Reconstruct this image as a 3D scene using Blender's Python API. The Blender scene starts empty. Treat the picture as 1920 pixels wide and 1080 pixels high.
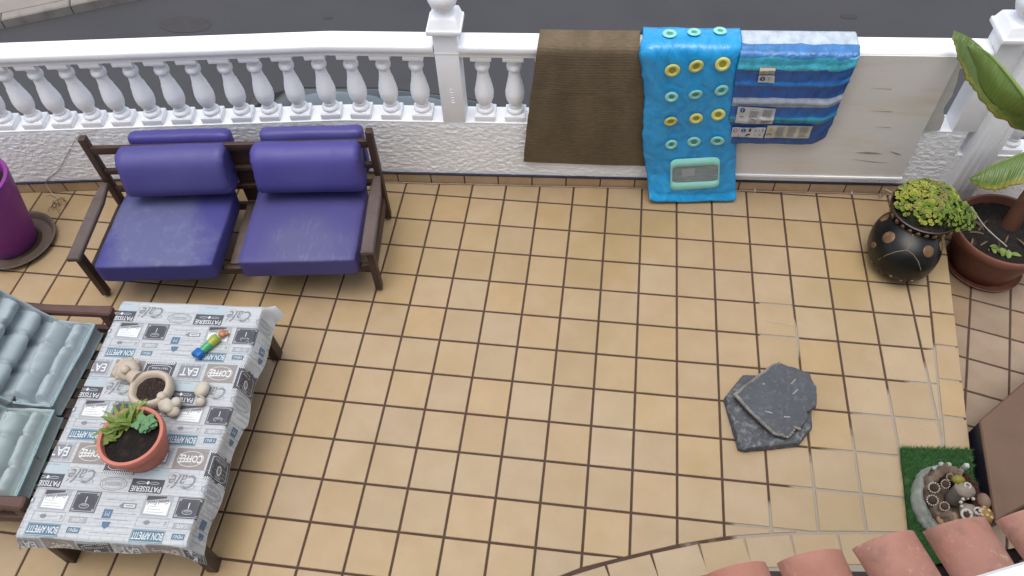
import bpy, bmesh, math, random
from mathutils import Vector, Matrix, noise
R = math.radians
random.seed(7)
sc = bpy.context.scene
COL = sc.collection

# ------------------------------------------------------------------ camera
CAM_C = Vector((1.1832, -3.1895, 3.4555))
CAM_W = (2.501306824, 0.142565101, -0.091032123)   # rotation vector; rows of the matrix are right, down, forward
def _rod(w):
    th = math.sqrt(sum(a * a for a in w)); k = [a / th for a in w]
    K = Matrix(((0, -k[2], k[1]), (k[2], 0, -k[0]), (-k[1], k[0], 0)))
    return Matrix.Identity(3) + math.sin(th) * K + (1 - math.cos(th)) * (K @ K)
CR = _rod(CAM_W)
r_, d_, f_ = Vector(CR[0]).normalized(), Vector(CR[1]), Vector(CR[2]).normalized()
u_ = (r_.cross(f_)).normalized(); f_ = u_.cross(r_).normalized()
cam_d = bpy.data.cameras.new('camera'); cam = bpy.data.objects.new('camera', cam_d); COL.objects.link(cam)
mw = Matrix.Identity(4)
for i in range(3):
    mw[i][0], mw[i][1], mw[i][2], mw[i][3] = r_[i], u_[i], -f_[i], CAM_C[i]
cam.matrix_world = mw
cam_d.sensor_width = 36; cam_d.lens = 1447.156 / 1920 * 36; cam_d.clip_start = .02; cam_d.clip_end = 400
sc.camera = cam
def px(p):                                       # where a world point falls in the 1920x1080 frame (to choose which tiles get built singly)
    v = Vector(p) - CAM_C; zz = v.dot(f_)
    if zz < .05: return None
    return 960 + 1447.156 * v.dot(r_) / zz, 540 - 1447.156 * v.dot(u_) / zz

# ------------------------------------------------------------------ sky, sun, exposure: a bright overcast day
SUN_EL, SUN_AZ = 84, 200                          # azimuth from +y towards +x
w = bpy.data.worlds.new('World'); sc.world = w; w.use_nodes = True
nt = w.node_tree; bg = nt.nodes['Background']
sky = nt.nodes.new('ShaderNodeTexSky'); sky.sky_type = 'NISHITA'; sky.sun_disc = False
sky.sun_elevation = R(SUN_EL); sky.sun_rotation = R(SUN_AZ); sky.air_density = 1.0; sky.dust_density = 3.0; sky.ozone_density = 1.0
hs = nt.nodes.new('ShaderNodeHueSaturation'); hs.inputs['Saturation'].default_value = .46
nt.links.new(sky.outputs[0], hs.inputs['Color']); nt.links.new(hs.outputs[0], bg.inputs[0])
bg.inputs[1].default_value = .15
sl = bpy.data.lights.new('sun', 'SUN'); sl.energy = .8; sl.angle = R(50); sl.color = (1, .97, .93)
so = bpy.data.objects.new('sun', sl); COL.objects.link(so)
sd = Vector((math.sin(R(SUN_AZ)) * math.cos(R(SUN_EL)), math.cos(R(SUN_AZ)) * math.cos(R(SUN_EL)), math.sin(R(SUN_EL))))
so.rotation_euler = sd.to_track_quat('Z', 'Y').to_euler(); so.location = (0, 6, 12)
sc.view_settings.view_transform = 'Standard'; sc.view_settings.look = 'None'
sc.view_settings.exposure = 0.87; sc.view_settings.gamma = 1.0; sc.view_settings.use_curve_mapping = False

# ------------------------------------------------------------------ materials
ALB = .72
def lin(c, g=1.0):
    if isinstance(c, str):
        c = c.lstrip('#'); c = [int(c[i:i + 2], 16) / 255 for i in (0, 2, 4)]
        c = [x / 12.92 if x <= .04045 else ((x + .055) / 1.055) ** 2.4 for x in c]
    g *= ALB
    return (min(.9, c[0] * g), min(.9, c[1] * g), min(.9, c[2] * g), 1)
def newmat(name):
    m = bpy.data.materials.new(name); m.use_nodes = True
    return m, m.node_tree.nodes, m.node_tree.links, m.node_tree.nodes['Principled BSDF']
def M(name, c, c2=None, scale=6, rough=.6, bump=0, bscale=60, bdist=.002, stretch=(1, 1, 1), rand=0, spec=.4, metal=0, lo=.35, hi=.65, c3=None, s3=2, l3=.55, h3=.7, coat=0, trans=0, sheen=0, bstretch=None, rvar=0, coord='Object', detail=5, g=1.0, c4=None, s4=60, l4=.7, h4=.76, st4=(1, 1, 1)):
    m, N, L, B = newmat(name)
    tc = N.new('ShaderNodeTexCoord'); mp = N.new('ShaderNodeMapping'); mp.inputs['Scale'].default_value = stretch
    if coord == 'Position': tc = N.new('ShaderNodeNewGeometry')
    L.new(tc.outputs[coord], mp.inputs['Vector'])
    B.inputs['Roughness'].default_value = rough; B.inputs['Metallic'].default_value = metal
    B.inputs['Specular IOR Level'].default_value = spec
    B.inputs['Coat Weight'].default_value = coat; B.inputs['Transmission Weight'].default_value = trans
    B.inputs['Sheen Weight'].default_value = sheen
    out = None
    def nz(sc_, d=detail):
        n = N.new('ShaderNodeTexNoise'); n.inputs['Scale'].default_value = sc_; n.inputs['Detail'].default_value = d; n.inputs['Roughness'].default_value = .6
        L.new(mp.outputs[0], n.inputs['Vector']); return n
    def rng(src, a, b):
        r = N.new('ShaderNodeMapRange'); r.inputs[1].default_value = a; r.inputs[2].default_value = b; L.new(src, r.inputs[0]); return r.outputs[0]
    def mix(f, a, b):
        x = N.new('ShaderNodeMix'); x.data_type = 'RGBA'
        L.new(f, x.inputs[0])
        for s, v in ((6, a), (7, b)):
            if isinstance(v, tuple): x.inputs[s].default_value = v
            else: L.new(v, x.inputs[s])
        return x.outputs[2]
    if c2 is None: B.inputs['Base Color'].default_value = lin(c, g)
    n1 = nz(scale)
    if c2 is not None: out = mix(rng(n1.outputs[0], lo, hi), lin(c, g), lin(c2, g))
    if c3 is not None: out = mix(rng(nz(s3, 7).outputs[0], l3, h3), out, lin(c3, g))
    if c4 is not None:
        n4 = N.new('ShaderNodeTexNoise'); n4.inputs['Scale'].default_value = s4; n4.inputs['Detail'].default_value = 7; n4.inputs['Roughness'].default_value = .65
        m4 = N.new('ShaderNodeMapping'); m4.inputs['Scale'].default_value = st4; L.new(tc.outputs[coord], m4.inputs['Vector']); L.new(m4.outputs[0], n4.inputs['Vector'])
        out = mix(rng(n4.outputs[0], l4, h4), out, lin(c4, g))
    if rand and out is not None:
        oi = N.new('ShaderNodeObjectInfo'); h = N.new('ShaderNodeHueSaturation')
        L.new(out, h.inputs['Color']); L.new(rng(oi.outputs['Random'], 0, 1), h.inputs['Value'])
        r = h.inputs['Value'].links[0].from_node; r.inputs[3].default_value = 1 - rand; r.inputs[4].default_value = 1 + rand
        ml = N.new('ShaderNodeMath'); ml.operation = 'MULTIPLY'; ml.inputs[1].default_value = 7.31; L.new(oi.outputs['Random'], ml.inputs[0])
        fr = N.new('ShaderNodeMath'); fr.operation = 'FRACT'; L.new(ml.outputs[0], fr.inputs[0])
        r2 = N.new('ShaderNodeMapRange'); r2.inputs[3].default_value = 1 - rand * 1.6; r2.inputs[4].default_value = 1 + rand * 1.6
        L.new(fr.outputs[0], r2.inputs[0]); L.new(r2.outputs[0], h.inputs['Saturation'])
        out = h.outputs[0]
    if out is not None: L.new(out, B.inputs['Base Color'])
    if rvar:
        r = N.new('ShaderNodeMapRange'); r.inputs[1].default_value = .3; r.inputs[2].default_value = .7
        r.inputs[3].default_value = max(.03, rough - rvar); r.inputs[4].default_value = min(1, rough + rvar)
        L.new(nz(scale * 1.7).outputs[0], r.inputs[0]); L.new(r.outputs[0], B.inputs['Roughness'])
    if bump:
        n = N.new('ShaderNodeTexNoise'); n.inputs['Scale'].default_value = bscale; n.inputs['Detail'].default_value = 6
        if bstretch:
            mb = N.new('ShaderNodeMapping'); mb.inputs['Scale'].default_value = bstretch; L.new(tc.outputs[coord], mb.inputs['Vector']); L.new(mb.outputs[0], n.inputs['Vector'])
        else: L.new(mp.outputs[0], n.inputs['Vector'])
        b = N.new('ShaderNodeBump'); b.inputs['Strength'].default_value = bump; b.inputs['Distance'].default_value = bdist
        L.new(n.outputs[0], b.inputs['Height']); L.new(b.outputs[0], B.inputs['Normal'])
    return m
def attr_mat(name, rough=.6, bump=0, bscale=200, spec=.4, attr='Col', coat=0):
    m, N, L, B = newmat(name)
    a = N.new('ShaderNodeAttribute'); a.attribute_name = attr; L.new(a.outputs['Color'], B.inputs['Base Color'])
    B.inputs['Roughness'].default_value = rough; B.inputs['Specular IOR Level'].default_value = spec; B.inputs['Coat Weight'].default_value = coat
    if bump:
        n = N.new('ShaderNodeTexNoise'); n.inputs['Scale'].default_value = bscale; b = N.new('ShaderNodeBump'); b.inputs['Strength'].default_value = bump; b.inputs['Distance'].default_value = .002
        tc = N.new('ShaderNodeTexCoord'); L.new(tc.outputs['Object'], n.inputs['Vector']); L.new(n.outputs[0], b.inputs['Height']); L.new(b.outputs[0], B.inputs['Normal'])
    return m

# ------------------------------------------------------------------ mesh helpers
def link(o, parent=None):
    COL.objects.link(o)
    if parent: o.parent = parent
    return o
def O(name, v, f, mat, parent=None, smooth=None, uv=None, col=None):
    me = bpy.data.meshes.new(name); me.from_pydata([tuple(p) for p in v], [], f); me.update()
    if mat: me.materials.append(mat)
    if uv is not None:
        ul = me.uv_layers.new(name='UVMap')
        for l in me.loops: ul.data[l.index].uv = uv[l.vertex_index]
    if col is not None:                                      # one colour for each face
        ca = me.color_attributes.new('Col', 'FLOAT_COLOR', 'CORNER')
        for p, c in zip(me.polygons, col):
            for li in p.loop_indices: ca.data[li].color = c
    if smooth is not None:
        me.shade_smooth()
        if smooth < 180: me.set_sharp_from_angle(angle=R(smooth))
    return link(bpy.data.objects.new(name, me), parent)
def thing(name, label, cat, loc=(0, 0, 0), rz=0, group=None):
    o = bpy.data.objects.new(name, None); o.empty_display_size = .1; COL.objects.link(o)
    o.location = loc; o.rotation_euler = (0, 0, rz); return tag(o, label, cat, group)
def tag(o, label, cat, group=None):
    o['label'] = label; o['category'] = cat
    if group: o['group'] = group
    return o
def struct(o): o['kind'] = 'structure'; return o
def stuff(o): o['kind'] = 'stuff'; return o

class MB:
    def __init__(s): s.v = []; s.f = []; s.c = []; s.cur = None
    def add(s, v, f, c=None):
        n = len(s.v); s.v += [tuple(p) for p in v]; s.f += [tuple(i + n for i in q) for q in f]
        c = c if c is not None else s.cur
        if c is not None: s.c += [c] * len(f)
        return s
    def bm(s, bm, M4=None):
        if M4 is not None: bmesh.ops.transform(bm, matrix=M4, verts=bm.verts)
        bm.verts.index_update(); s.add([v.co[:] for v in bm.verts], [[v.index for v in f.verts] for f in bm.faces]); bm.free(); return s
    def box(s, c, size, bev=0, rot=None, seg=2):
        bm = bmesh.new(); bmesh.ops.create_cube(bm, size=1); bmesh.ops.scale(bm, vec=size, verts=bm.verts)
        if bev: bmesh.ops.bevel(bm, geom=bm.edges[:], offset=bev, segments=seg, affect='EDGES', profile=.5)
        m = Matrix.Translation(c)
        if rot is not None: m = m @ rot.to_4x4()
        return s.bm(bm, m)
    def beam(s, a, b, w_, h_, bev=.003, up=(0, 0, 1)):
        a, b = Vector(a), Vector(b); z = (b - a); L_ = z.length; z.normalize(); x = Vector(up).cross(z)
        if x.length < 1e-3: x = Vector((1, 0, 0))
        x.normalize(); y = z.cross(x); m = Matrix((x, y, z)).transposed()
        return s.box((a + b) / 2, (w_, h_, L_), bev, m)
    def tube(s, path, rad, n=8, cap=True):
        path = [Vector(p) for p in path]; rad = rad if isinstance(rad, (list, tuple)) else [rad] * len(path)
        v = []; f = []; t0 = None; x = None
        for i, p in enumerate(path):
            t = (path[min(i + 1, len(path) - 1)] - path[max(i - 1, 0)]).normalized()
            if x is None: x = t.orthogonal().normalized()
            else: x = (x - t * x.dot(t)); x = x.normalized() if x.length > 1e-6 else t.orthogonal().normalized()
            y = t.cross(x)
            for k in range(n):
                a = 2 * math.pi * k / n; v.append(p + (x * math.cos(a) + y * math.sin(a)) * rad[i])
        for i in range(len(path) - 1):
            for k in range(n): f.append((i * n + k, i * n + (k + 1) % n, (i + 1) * n + (k + 1) % n, (i + 1) * n + k))
        if cap: f.append(tuple(range(n - 1, -1, -1))); f.append(tuple((len(path) - 1) * n + k for k in range(n)))
        return s.add(v, f)
    def lathe(s, prof, n=24, c=(0, 0, 0), disp=None, sx=1, sy=1, close=True):
        v = []; f = []
        for i, (r, z) in enumerate(prof):
            for k in range(n):
                a = 2 * math.pi * k / n; rr = r + (disp(a, z, r) if disp else 0)
                v.append((c[0] + rr * math.cos(a) * sx, c[1] + rr * math.sin(a) * sy, c[2] + z))
        for i in range(len(prof) - 1):
            for k in range(n): f.append((i * n + k, i * n + (k + 1) % n, (i + 1) * n + (k + 1) % n, (i + 1) * n + k))
        if close:
            if prof[0][0] > 1e-5: f.append(tuple(range(n - 1, -1, -1)))
            if prof[-1][0] > 1e-5: f.append(tuple((len(prof) - 1) * n + k for k in range(n)))
        return s.add(v, f)
    def grid(s, fn, nu, nv, flip=False):
        v = [fn(i / nu, j / nv) for j in range(nv + 1) for i in range(nu + 1)]; f = []
        for j in range(nv):
            for i in range(nu):
                a = j * (nu + 1) + i; q = (a, a + 1, a + nu + 2, a + nu + 1); f.append(q[::-1] if flip else q)
        return s.add(v, f)
    def prism(s, poly, z0, z1, ch=0, inset=None):
        poly = [Vector((p[0], p[1])) for p in poly]; n = len(poly)
        area = sum(poly[i].x * poly[(i + 1) % n].y - poly[(i + 1) % n].x * poly[i].y for i in range(n))
        if area < 0: poly.reverse()
        v = [(p.x, p.y, z0) for p in poly]
        if ch:
            cx = sum((p for p in poly), Vector((0, 0))) / n
            ins = offset_poly(poly, ch)
            v += [(p.x, p.y, z1 - ch) for p in poly] + [(p.x, p.y, z1) for p in ins]; L_ = 3
        else: v += [(p.x, p.y, z1) for p in poly]; L_ = 2
        f = [tuple(range(n - 1, -1, -1)), tuple((L_ - 1) * n + i for i in range(n))]
        for l in range(L_ - 1):
            for i in range(n): f.append((l * n + i, l * n + (i + 1) % n, (l + 1) * n + (i + 1) % n, (l + 1) * n + i))
        return s.add(v, f)
    def ball(s, c, r, sub=2, sx=1, sy=1, sz=1, nz=0, ns=8, rot=None):
        bm = bmesh.new(); bmesh.ops.create_icosphere(bm, subdivisions=sub, radius=1)
        for q in bm.verts:
            k = 1 + (nz * noise.noise(q.co * ns * .3 + Vector(c) * 13) if nz else 0)
            q.co = Vector((q.co.x * sx * r * k, q.co.y * sy * r * k, q.co.z * sz * r * k))
        m = Matrix.Translation(c)
        if rot is not None: m = m @ rot.to_4x4()
        return s.bm(bm, m)
    def torus(s, c, R_, r, n=20, k=8, rot=None, sx=1, sy=1, zf=1):
        v = []; f = []
        for i in range(n):
            a = 2 * math.pi * i / n
            for j in range(k):
                b = 2 * math.pi * j / k; rr = R_ + r * math.cos(b)
                p = Vector((rr * math.cos(a) * sx, rr * math.sin(a) * sy, r * zf * math.sin(b)))
                if rot is not None: p = rot @ p
                v.append(Vector(c) + p)
        for i in range(n):
            for j in range(k): f.append((i * k + j, ((i + 1) % n) * k + j, ((i + 1) % n) * k + (j + 1) % k, i * k + (j + 1) % k))
        return s.add(v, f)
    def out(s, name, mat, parent=None, smooth=None):
        return O(name, s.v, s.f, mat, parent, smooth, col=s.c if s.c else None)
def offset_poly(poly, d):
    n = len(poly); o = []
    for i in range(n):
        a, b, c = poly[i - 1], poly[i], poly[(i + 1) % n]
        e1 = (b - a); e2 = (c - b)
        if e1.length < 1e-7 or e2.length < 1e-7: o.append(b.copy()); continue
        e1.normalize(); e2.normalize(); n1 = Vector((-e1.y, e1.x)); n2 = Vector((-e2.y, e2.x)); m = n1 + n2
        k = m.length_squared
        o.append(b + (m * (2 * d / k) if k > .3 else n1 * d))
    return o
def clip(poly, a, n):                                       # keep the side where (p-a).n >= 0
    o = []
    for i in range(len(poly)):
        p, q = poly[i], poly[(i + 1) % len(poly)]; dp = (p[0] - a[0]) * n[0] + (p[1] - a[1]) * n[1]; dq = (q[0] - a[0]) * n[0] + (q[1] - a[1]) * n[1]
        if dp >= 0: o.append(p)
        if dp * dq < 0: t = dp / (dp - dq); o.append((p[0] + (q[0] - p[0]) * t, p[1] + (q[1] - p[1]) * t))
    return o
def rbox(w_, d, h, r, n=10, disp=None):                     # rounded, subdivided block centred on the origin; disp(x,y,z)->offset vector
    bm = bmesh.new(); bmesh.ops.create_cube(bm, size=2)
    bmesh.ops.subdivide_edges(bm, edges=bm.edges[:], cuts=n, use_grid_fill=True)
    H = Vector((w_ / 2, d / 2, h / 2))
    def sp(t): return math.copysign(abs(t) ** .75, t)
    for q in bm.verts:
        p = Vector([sp(q.co[i]) * H[i] for i in range(3)])
        rr = [min(r[i] if isinstance(r, tuple) else r, H[i] * .98) for i in range(3)]
        inn = Vector([max(-(H[i] - rr[i]), min(H[i] - rr[i], p[i])) for i in range(3)])
        e = p - inn; k = Vector([e[i] / rr[i] for i in range(3)]); m = max(abs(a) for a in k)
        if k.length > 1e-6: k = k * (m / k.length)
        p = inn + Vector([k[i] * rr[i] for i in range(3)])
        if disp: p = p + Vector(disp(p.x, p.y, p.z))
        q.co = p
    bm.normal_update()
    return bm
def from_bm(name, bm, mat, parent=None, smooth=180, loc=None, rot=None):
    me = bpy.data.meshes.new(name); bm.to_mesh(me); bm.free(); me.materials.append(mat)
    if smooth is not None:
        me.shade_smooth()
        if smooth < 180: me.set_sharp_from_angle(angle=R(smooth))
    o = link(bpy.data.objects.new(name, me), parent)
    if loc is not None: o.location = loc
    if rot is not None: o.rotation_euler = rot
    return o
def sheet(name, fn, nu, nv, th, mat, parent=None, smooth=60):
    """cloth or film with thickness: fn(u,v)->point, UV = (u,v)"""
    P = [[Vector(fn(i / nu, j / nv)) for i in range(nu + 1)] for j in range(nv + 1)]
    v = []; uv = []; f = []
    nrm = []
    for j in range(nv + 1):
        for i in range(nu + 1):
            a = P[j][min(i + 1, nu)] - P[j][max(i - 1, 0)]; b = P[min(j + 1, nv)][i] - P[max(j - 1, 0)][i]
            c = a.cross(b); nrm.append(c.normalized() if c.length > 1e-9 else Vector((0, 0, 1)))
            v.append(P[j][i]); uv.append((i / nu, j / nv))
    n = len(v)
    v += [v[k] - nrm[k] * th for k in range(n)]; uv += uv[:]
    W = nu + 1
    for j in range(nv):
        for i in range(nu):
            a = j * W + i; f.append((a, a + 1, a + W + 1, a + W)); f.append((n + a, n + a + W, n + a + W + 1, n + a + 1))
    for i in range(nu):
        f.append((i, n + i, n + i + 1, i + 1)); a = nv * W + i; f.append((a, a + 1, n + a + 1, n + a))
    for j in range(nv):
        a = j * W; f.append((a, a + W, n + a + W, n + a)); a = j * W + nu; f.append((a, n + a, n + a + W, a + W))
    return O(name, v, f, mat, parent, smooth, uv=uv)
def copy_tree(o, parent=None):
    c = o.copy(); COL.objects.link(c); c.parent = parent
    for ch in o.children: copy_tree(ch, c)
    return c
def fbm(x, y, z=0, o=3):
    return sum(noise.noise(Vector((x, y, z)) * 2 ** k + Vector((k * 7.1, 3.3 * k, 0))) / 2 ** k for k in range(o))
# ------------------------------------------------------------------ shared materials
m_tile = M('glazed ochre tile', '#b29a78', '#ac936f', scale=7, rough=.42, rvar=.08, bump=.2, bscale=45, bdist=.0012, rand=.045, c3='#a18b5e', s3=1.1, l3=.5, h3=.8, coord='Position', c4='#8a7350', s4=24, l4=.66, h4=.80, g=1.07)
m_tile_stain = M('yellow stained tile', '#a8935c', '#a08a55', scale=3, rough=.5, bump=.25, bscale=45, c3='#8a7a40', s3=26, l3=.64, h3=.72)
m_skirt = M('skirting tile', '#b39a79', '#a98f6e', scale=9, rough=.45, rand=.05, bump=.2, bscale=60, g=1.25)
m_low = M('lower tile', '#a8917a', '#9b8369', scale=5, rough=.45, rand=.06, bump=.2, bscale=45, g=0.95)
def grout():
    m, N, L, B = newmat('grout')
    g = N.new('ShaderNodeNewGeometry'); sx = N.new('ShaderNodeSeparateXYZ'); L.new(g.outputs['Position'], sx.inputs[0])
    n = N.new('ShaderNodeTexNoise'); n.inputs['Scale'].default_value = 3.1; n.inputs['Detail'].default_value = 4; L.new(g.outputs['Position'], n.inputs['Vector'])
    n2 = N.new('ShaderNodeTexNoise'); n2.inputs['Scale'].default_value = 22; n2.inputs['Detail'].default_value = 5; L.new(g.outputs['Position'], n2.inputs['Vector'])
    # cement smears where the joints were repaired, towards the lower right of the terrace and along one joint by the wall
    a = N.new('ShaderNodeMath'); a.operation = 'MULTIPLY_ADD'; a.inputs[1].default_value = 1.2; a.inputs[2].default_value = 0; L.new(sx.outputs[0], a.inputs[0])
    b = N.new('ShaderNodeMath'); b.operation = 'MULTIPLY_ADD'; b.inputs[1].default_value = -1.25; L.new(sx.outputs[1], b.inputs[0]); L.new(a.outputs[0], b.inputs[2])
    c = N.new('ShaderNodeMath'); c.operation = 'MULTIPLY_ADD'; c.inputs[1].default_value = 1.6; L.new(n.outputs[0], c.inputs[0]); L.new(b.outputs[0], c.inputs[2])
    r = N.new('ShaderNodeMapRange'); r.inputs[1].default_value = 5.36; r.inputs[2].default_value = 5.5; L.new(c.outputs[0], r.inputs[0])
    def mth(op, i0, i1=None, v=None):
        q = N.new('ShaderNodeMath'); q.operation = op; L.new(i0, q.inputs[0])
        if i1 is not None: L.new(i1, q.inputs[1])
        if v is not None: q.inputs[1].default_value = v
        return q.outputs[0]
    vx = mth('DIVIDE', mth('SUBTRACT', sx.outputs[0], v=2.185), v=.15); vy = mth('DIVIDE', mth('ADD', sx.outputs[1], v=.75), v=.42)
    dd = mth('ADD', mth('MULTIPLY', vx, vx), mth('MULTIPLY', vy, vy)); bl_ = mth('MULTIPLY', mth('MAXIMUM', mth('MULTIPLY_ADD', dd, v=-1), v=0), v=2.0)
    bl_.node.inputs[0].links[0].from_node.inputs[0].links[0].from_node.inputs[2].default_value = 1
    L.new(mth('MULTIPLY', mth('ADD', c.outputs[0], bl_), mth('GREATER_THAN', sx.outputs[2], v=-.1)), r.inputs[0])
    dk = N.new('ShaderNodeMix'); dk.data_type = 'RGBA'; dk.inputs[6].default_value = lin('#402b21'); dk.inputs[7].default_value = lin('#5f463a'); L.new(n2.outputs[0], dk.inputs[0])
    mx = N.new('ShaderNodeMix'); mx.data_type = 'RGBA'; L.new(r.outputs[0], mx.inputs[0]); L.new(dk.outputs[2], mx.inputs[6]); mx.inputs[7].default_value = lin('#a49a8c')
    L.new(mx.outputs[2], B.inputs['Base Color']); B.inputs['Roughness'].default_value = .9
    bp = N.new('ShaderNodeBump'); bp.inputs['Strength'].default_value = .5; bp.inputs['Distance'].default_value = .002; L.new(n2.outputs[0], bp.inputs['Height']); L.new(bp.outputs[0], B.inputs['Normal'])
    return m
m_grout = grout()
m_white = M('white masonry paint', '#ecedef', '#e4e5e7', scale=4, rough=.55, bump=.12, bscale=70, c3='#d2d1cd', s3=3, l3=.64, h3=.88, g=1.39, c4='#b9b6ae', s4=9, l4=.64, h4=.80, st4=(1.6, 1.6, .35))
m_navy = M('navy painted line', '#2b2c40', '#3a3a50', scale=20, rough=.6)
def stucco():
    m = M('rough white stucco', '#f2f3f4', '#ecedee', scale=3, rough=.85, bump=0, c3='#e0e0de', s3=2.2, l3=.6, h3=.85, g=1.39)
    N, L = m.node_tree.nodes, m.node_tree.links; B = N['Principled BSDF']
    tc = N.new('ShaderNodeTexCoord'); mp = N.new('ShaderNodeMapping'); mp.inputs['Scale'].default_value = (.8, .8, 1.7); mp.inputs['Rotation'].default_value = (0, .25, 0); L.new(tc.outputs['Object'], mp.inputs[0])
    n = N.new('ShaderNodeTexNoise'); n.inputs['Scale'].default_value = 44; n.inputs['Detail'].default_value = 8; n.inputs['Roughness'].default_value = .62; n.inputs['Distortion'].default_value = .15; L.new(mp.outputs[0], n.inputs['Vector'])
    r = N.new('ShaderNodeMapRange'); r.inputs[1].default_value = .36; r.inputs[2].default_value = .66; L.new(n.outputs[0], r.inputs[0])
    b = N.new('ShaderNodeBump'); b.inputs['Strength'].default_value = .5; b.inputs['Distance'].default_value = .006; L.new(r.outputs[0], b.inputs['Height']); L.new(b.outputs[0], B.inputs['Normal'])
    return m
m_stucco = stucco()

# ------------------------------------------------------------------ terrace: grout bed and one object for each tile in view
T = .208; J = .0110
BEND = (-.3, .083); SL, SR = .14, .0605                        # wall face: kink and slopes
def wy(x): return BEND[1] + (SL if x < BEND[0] else SR) * (x - BEND[0])
def edge_in(y): return 3.010 + .109 * (y + .5325)              # border strip on the right
def edge_out(y): return 3.127 + .111 * (y + .538)
CURVE = [(.2, -2.62), (.62, -2.45), (.93, -2.31), (1.182, -2.187), (1.249, -2.147), (1.443, -2.076), (1.652, -2.002), (1.875, -1.939), (2.064, -1.903), (2.275, -1.869), (2.531, -1.84), (2.9, -1.81)]
def cy(x):
    for (x0, y0), (x1, y1) in zip(CURVE, CURVE[1:]):
        if x <= x1: return y0 + (y1 - y0) * (x - x0) / (x1 - x0)
    return CURVE[-1][1]
def inview(poly, z=0, m=0):
    ps = [px((p[0], p[1], z)) for p in poly]
    ps = [p for p in ps if p]
    return ps and max(p[0] for p in ps) > -m and min(p[0] for p in ps) < 1920 + m and max(p[1] for p in ps) > -m and min(p[1] for p in ps) < 1080 + m
bed = MB()
bed.prism([(-4.5, wy(-4.5) - .0), (-.3, .083), (3.17, wy(3.17)), (edge_out(.3) - .02, .2), (edge_out(-1.81) - .012, -1.81), (2.9, -1.97), (2.0, -2.07), (1.2, -2.34), (.6, -2.6), (.3, -3.6), (-4.5, -4.6)], -.4, -.0045)
floor = struct(bed.out('terrace_floor', m_grout))
full = MB(); h = (T - J) / 2
full.prism([(-h, -h), (h, -h), (h, h), (-h, h)], -.012, 0, .0022)
full_me = None
extra = MB(); rng = random.Random(3)
STAIN = set()
def put_tile(poly, c, parent, mat, z=0, tilt=True, name='tile'):
    global full_me
    mb = MB(); mb.prism([(p[0] - c[0], p[1] - c[1]) for p in poly], -.012, 0, .0022)
    o = mb.out(name, mat, parent); o.location = (c[0], c[1], z + rng.uniform(-.0006, .0006)); return o
for c in range(-17, 16):
    for r in range(-3, 19):
        cx, cyy = (c + .5) * T, -(r + .5) * T
        poly = [(cx - h, cyy - h), (cx + h, cyy - h), (cx + h, cyy + h), (cx - h, cyy + h)]
        p0 = poly
        sl = SL if cx < BEND[0] else SR
        poly = clip(poly, (BEND[0], BEND[1] - .016), (sl, -1))
        if len(poly) > 2: poly = clip(poly, (edge_in(0) - J / 2, 0), (-1, .109))
        if len(poly) > 2 and cx > .1:
            a, b = cy(cx - .1), cy(cx + .1); k = (b - a) / .2
            poly = clip(poly, (cx, (a + b) / 2 + J / 2), (-k, 1))
        if len(poly) < 3: continue
        area = abs(sum(poly[i][0] * poly[(i + 1) % len(poly)][1] - poly[(i + 1) % len(poly)][0] * poly[i][1] for i in range(len(poly)))) / 2
        if area < 2e-4: continue
        mat = m_tile_stain if (c, r) in STAIN else m_tile
        if inview(poly):
            if poly == p0 and mat is m_tile:
                if full_me is None:
                    o = full.out('tile', m_tile, floor); full_me = o.data
                else: o = link(bpy.data.objects.new('tile', full_me), floor)
                o.location = (cx, cyy, rng.uniform(-.0006, .0006)); o.rotation_euler = (rng.gauss(0, .0015), rng.gauss(0, .0015), rng.gauss(0, .002) + rng.choice((0, 1, 2, 3)) * math.pi / 2)
            else: put_tile(poly, (cx, cyy), floor, mat)
        else: extra.prism(poly, -.012, 0, .0022)
ex = extra.out('tiles_beyond', m_tile, floor); stuff(ex)
y = .24                                                        # border strip on the right
while y > -1.8:
    y1 = y - T + .0
    poly = [(edge_in(y) + J / 2, y - J / 2), (edge_out(y), y - J / 2 - .006), (edge_out(y1), y1 + J / 2 - .006), (edge_in(y1) + J / 2, y1 + J / 2)]
    poly = clip(poly, (BEND[0], BEND[1] - .016), (SR, -1))
    if len(poly) > 2: put_tile(poly, ((edge_in(y) + edge_out(y)) / 2, (y + y1) / 2), floor, m_tile, name='border_tile')
    y = y1
js = [(.62, cy(.62)), (.8, cy(.8)), (.975, cy(.975)), (1.162, cy(1.162)), (1.352, -2.115), (1.548, -2.043), (1.757, -1.975), (1.957, -1.924), (2.161, -1.888), (2.367, -1.859), (2.57, -1.836), (2.78, -1.82)]
for (x0, y0), (x1, y1) in zip(js, js[1:]):
    d = Vector((x1 - x0, y1 - y0)).normalized(); n = Vector((d.y, -d.x)); g = J / 2
    a = Vector((x0, y0)) + d * g + n * g; b = Vector((x1, y1)) - d * g + n * g
    mid = (a + b) / 2
    put_tile([a, b, b + n * .135 + d * .004, a + n * .135 - d * .004], (mid.x, mid.y), floor, m_tile, name='border_tile')

for cr_ in ([(2.128, -.742), (2.17, -.752), (2.21, -.749), (2.26, -.762), (2.288, -.764)],):
    mb = MB(); mb.tube([(a, b, .0003) for a, b in cr_], .0011, 4); mb.out('tile_crack', m_grout, floor)

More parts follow.
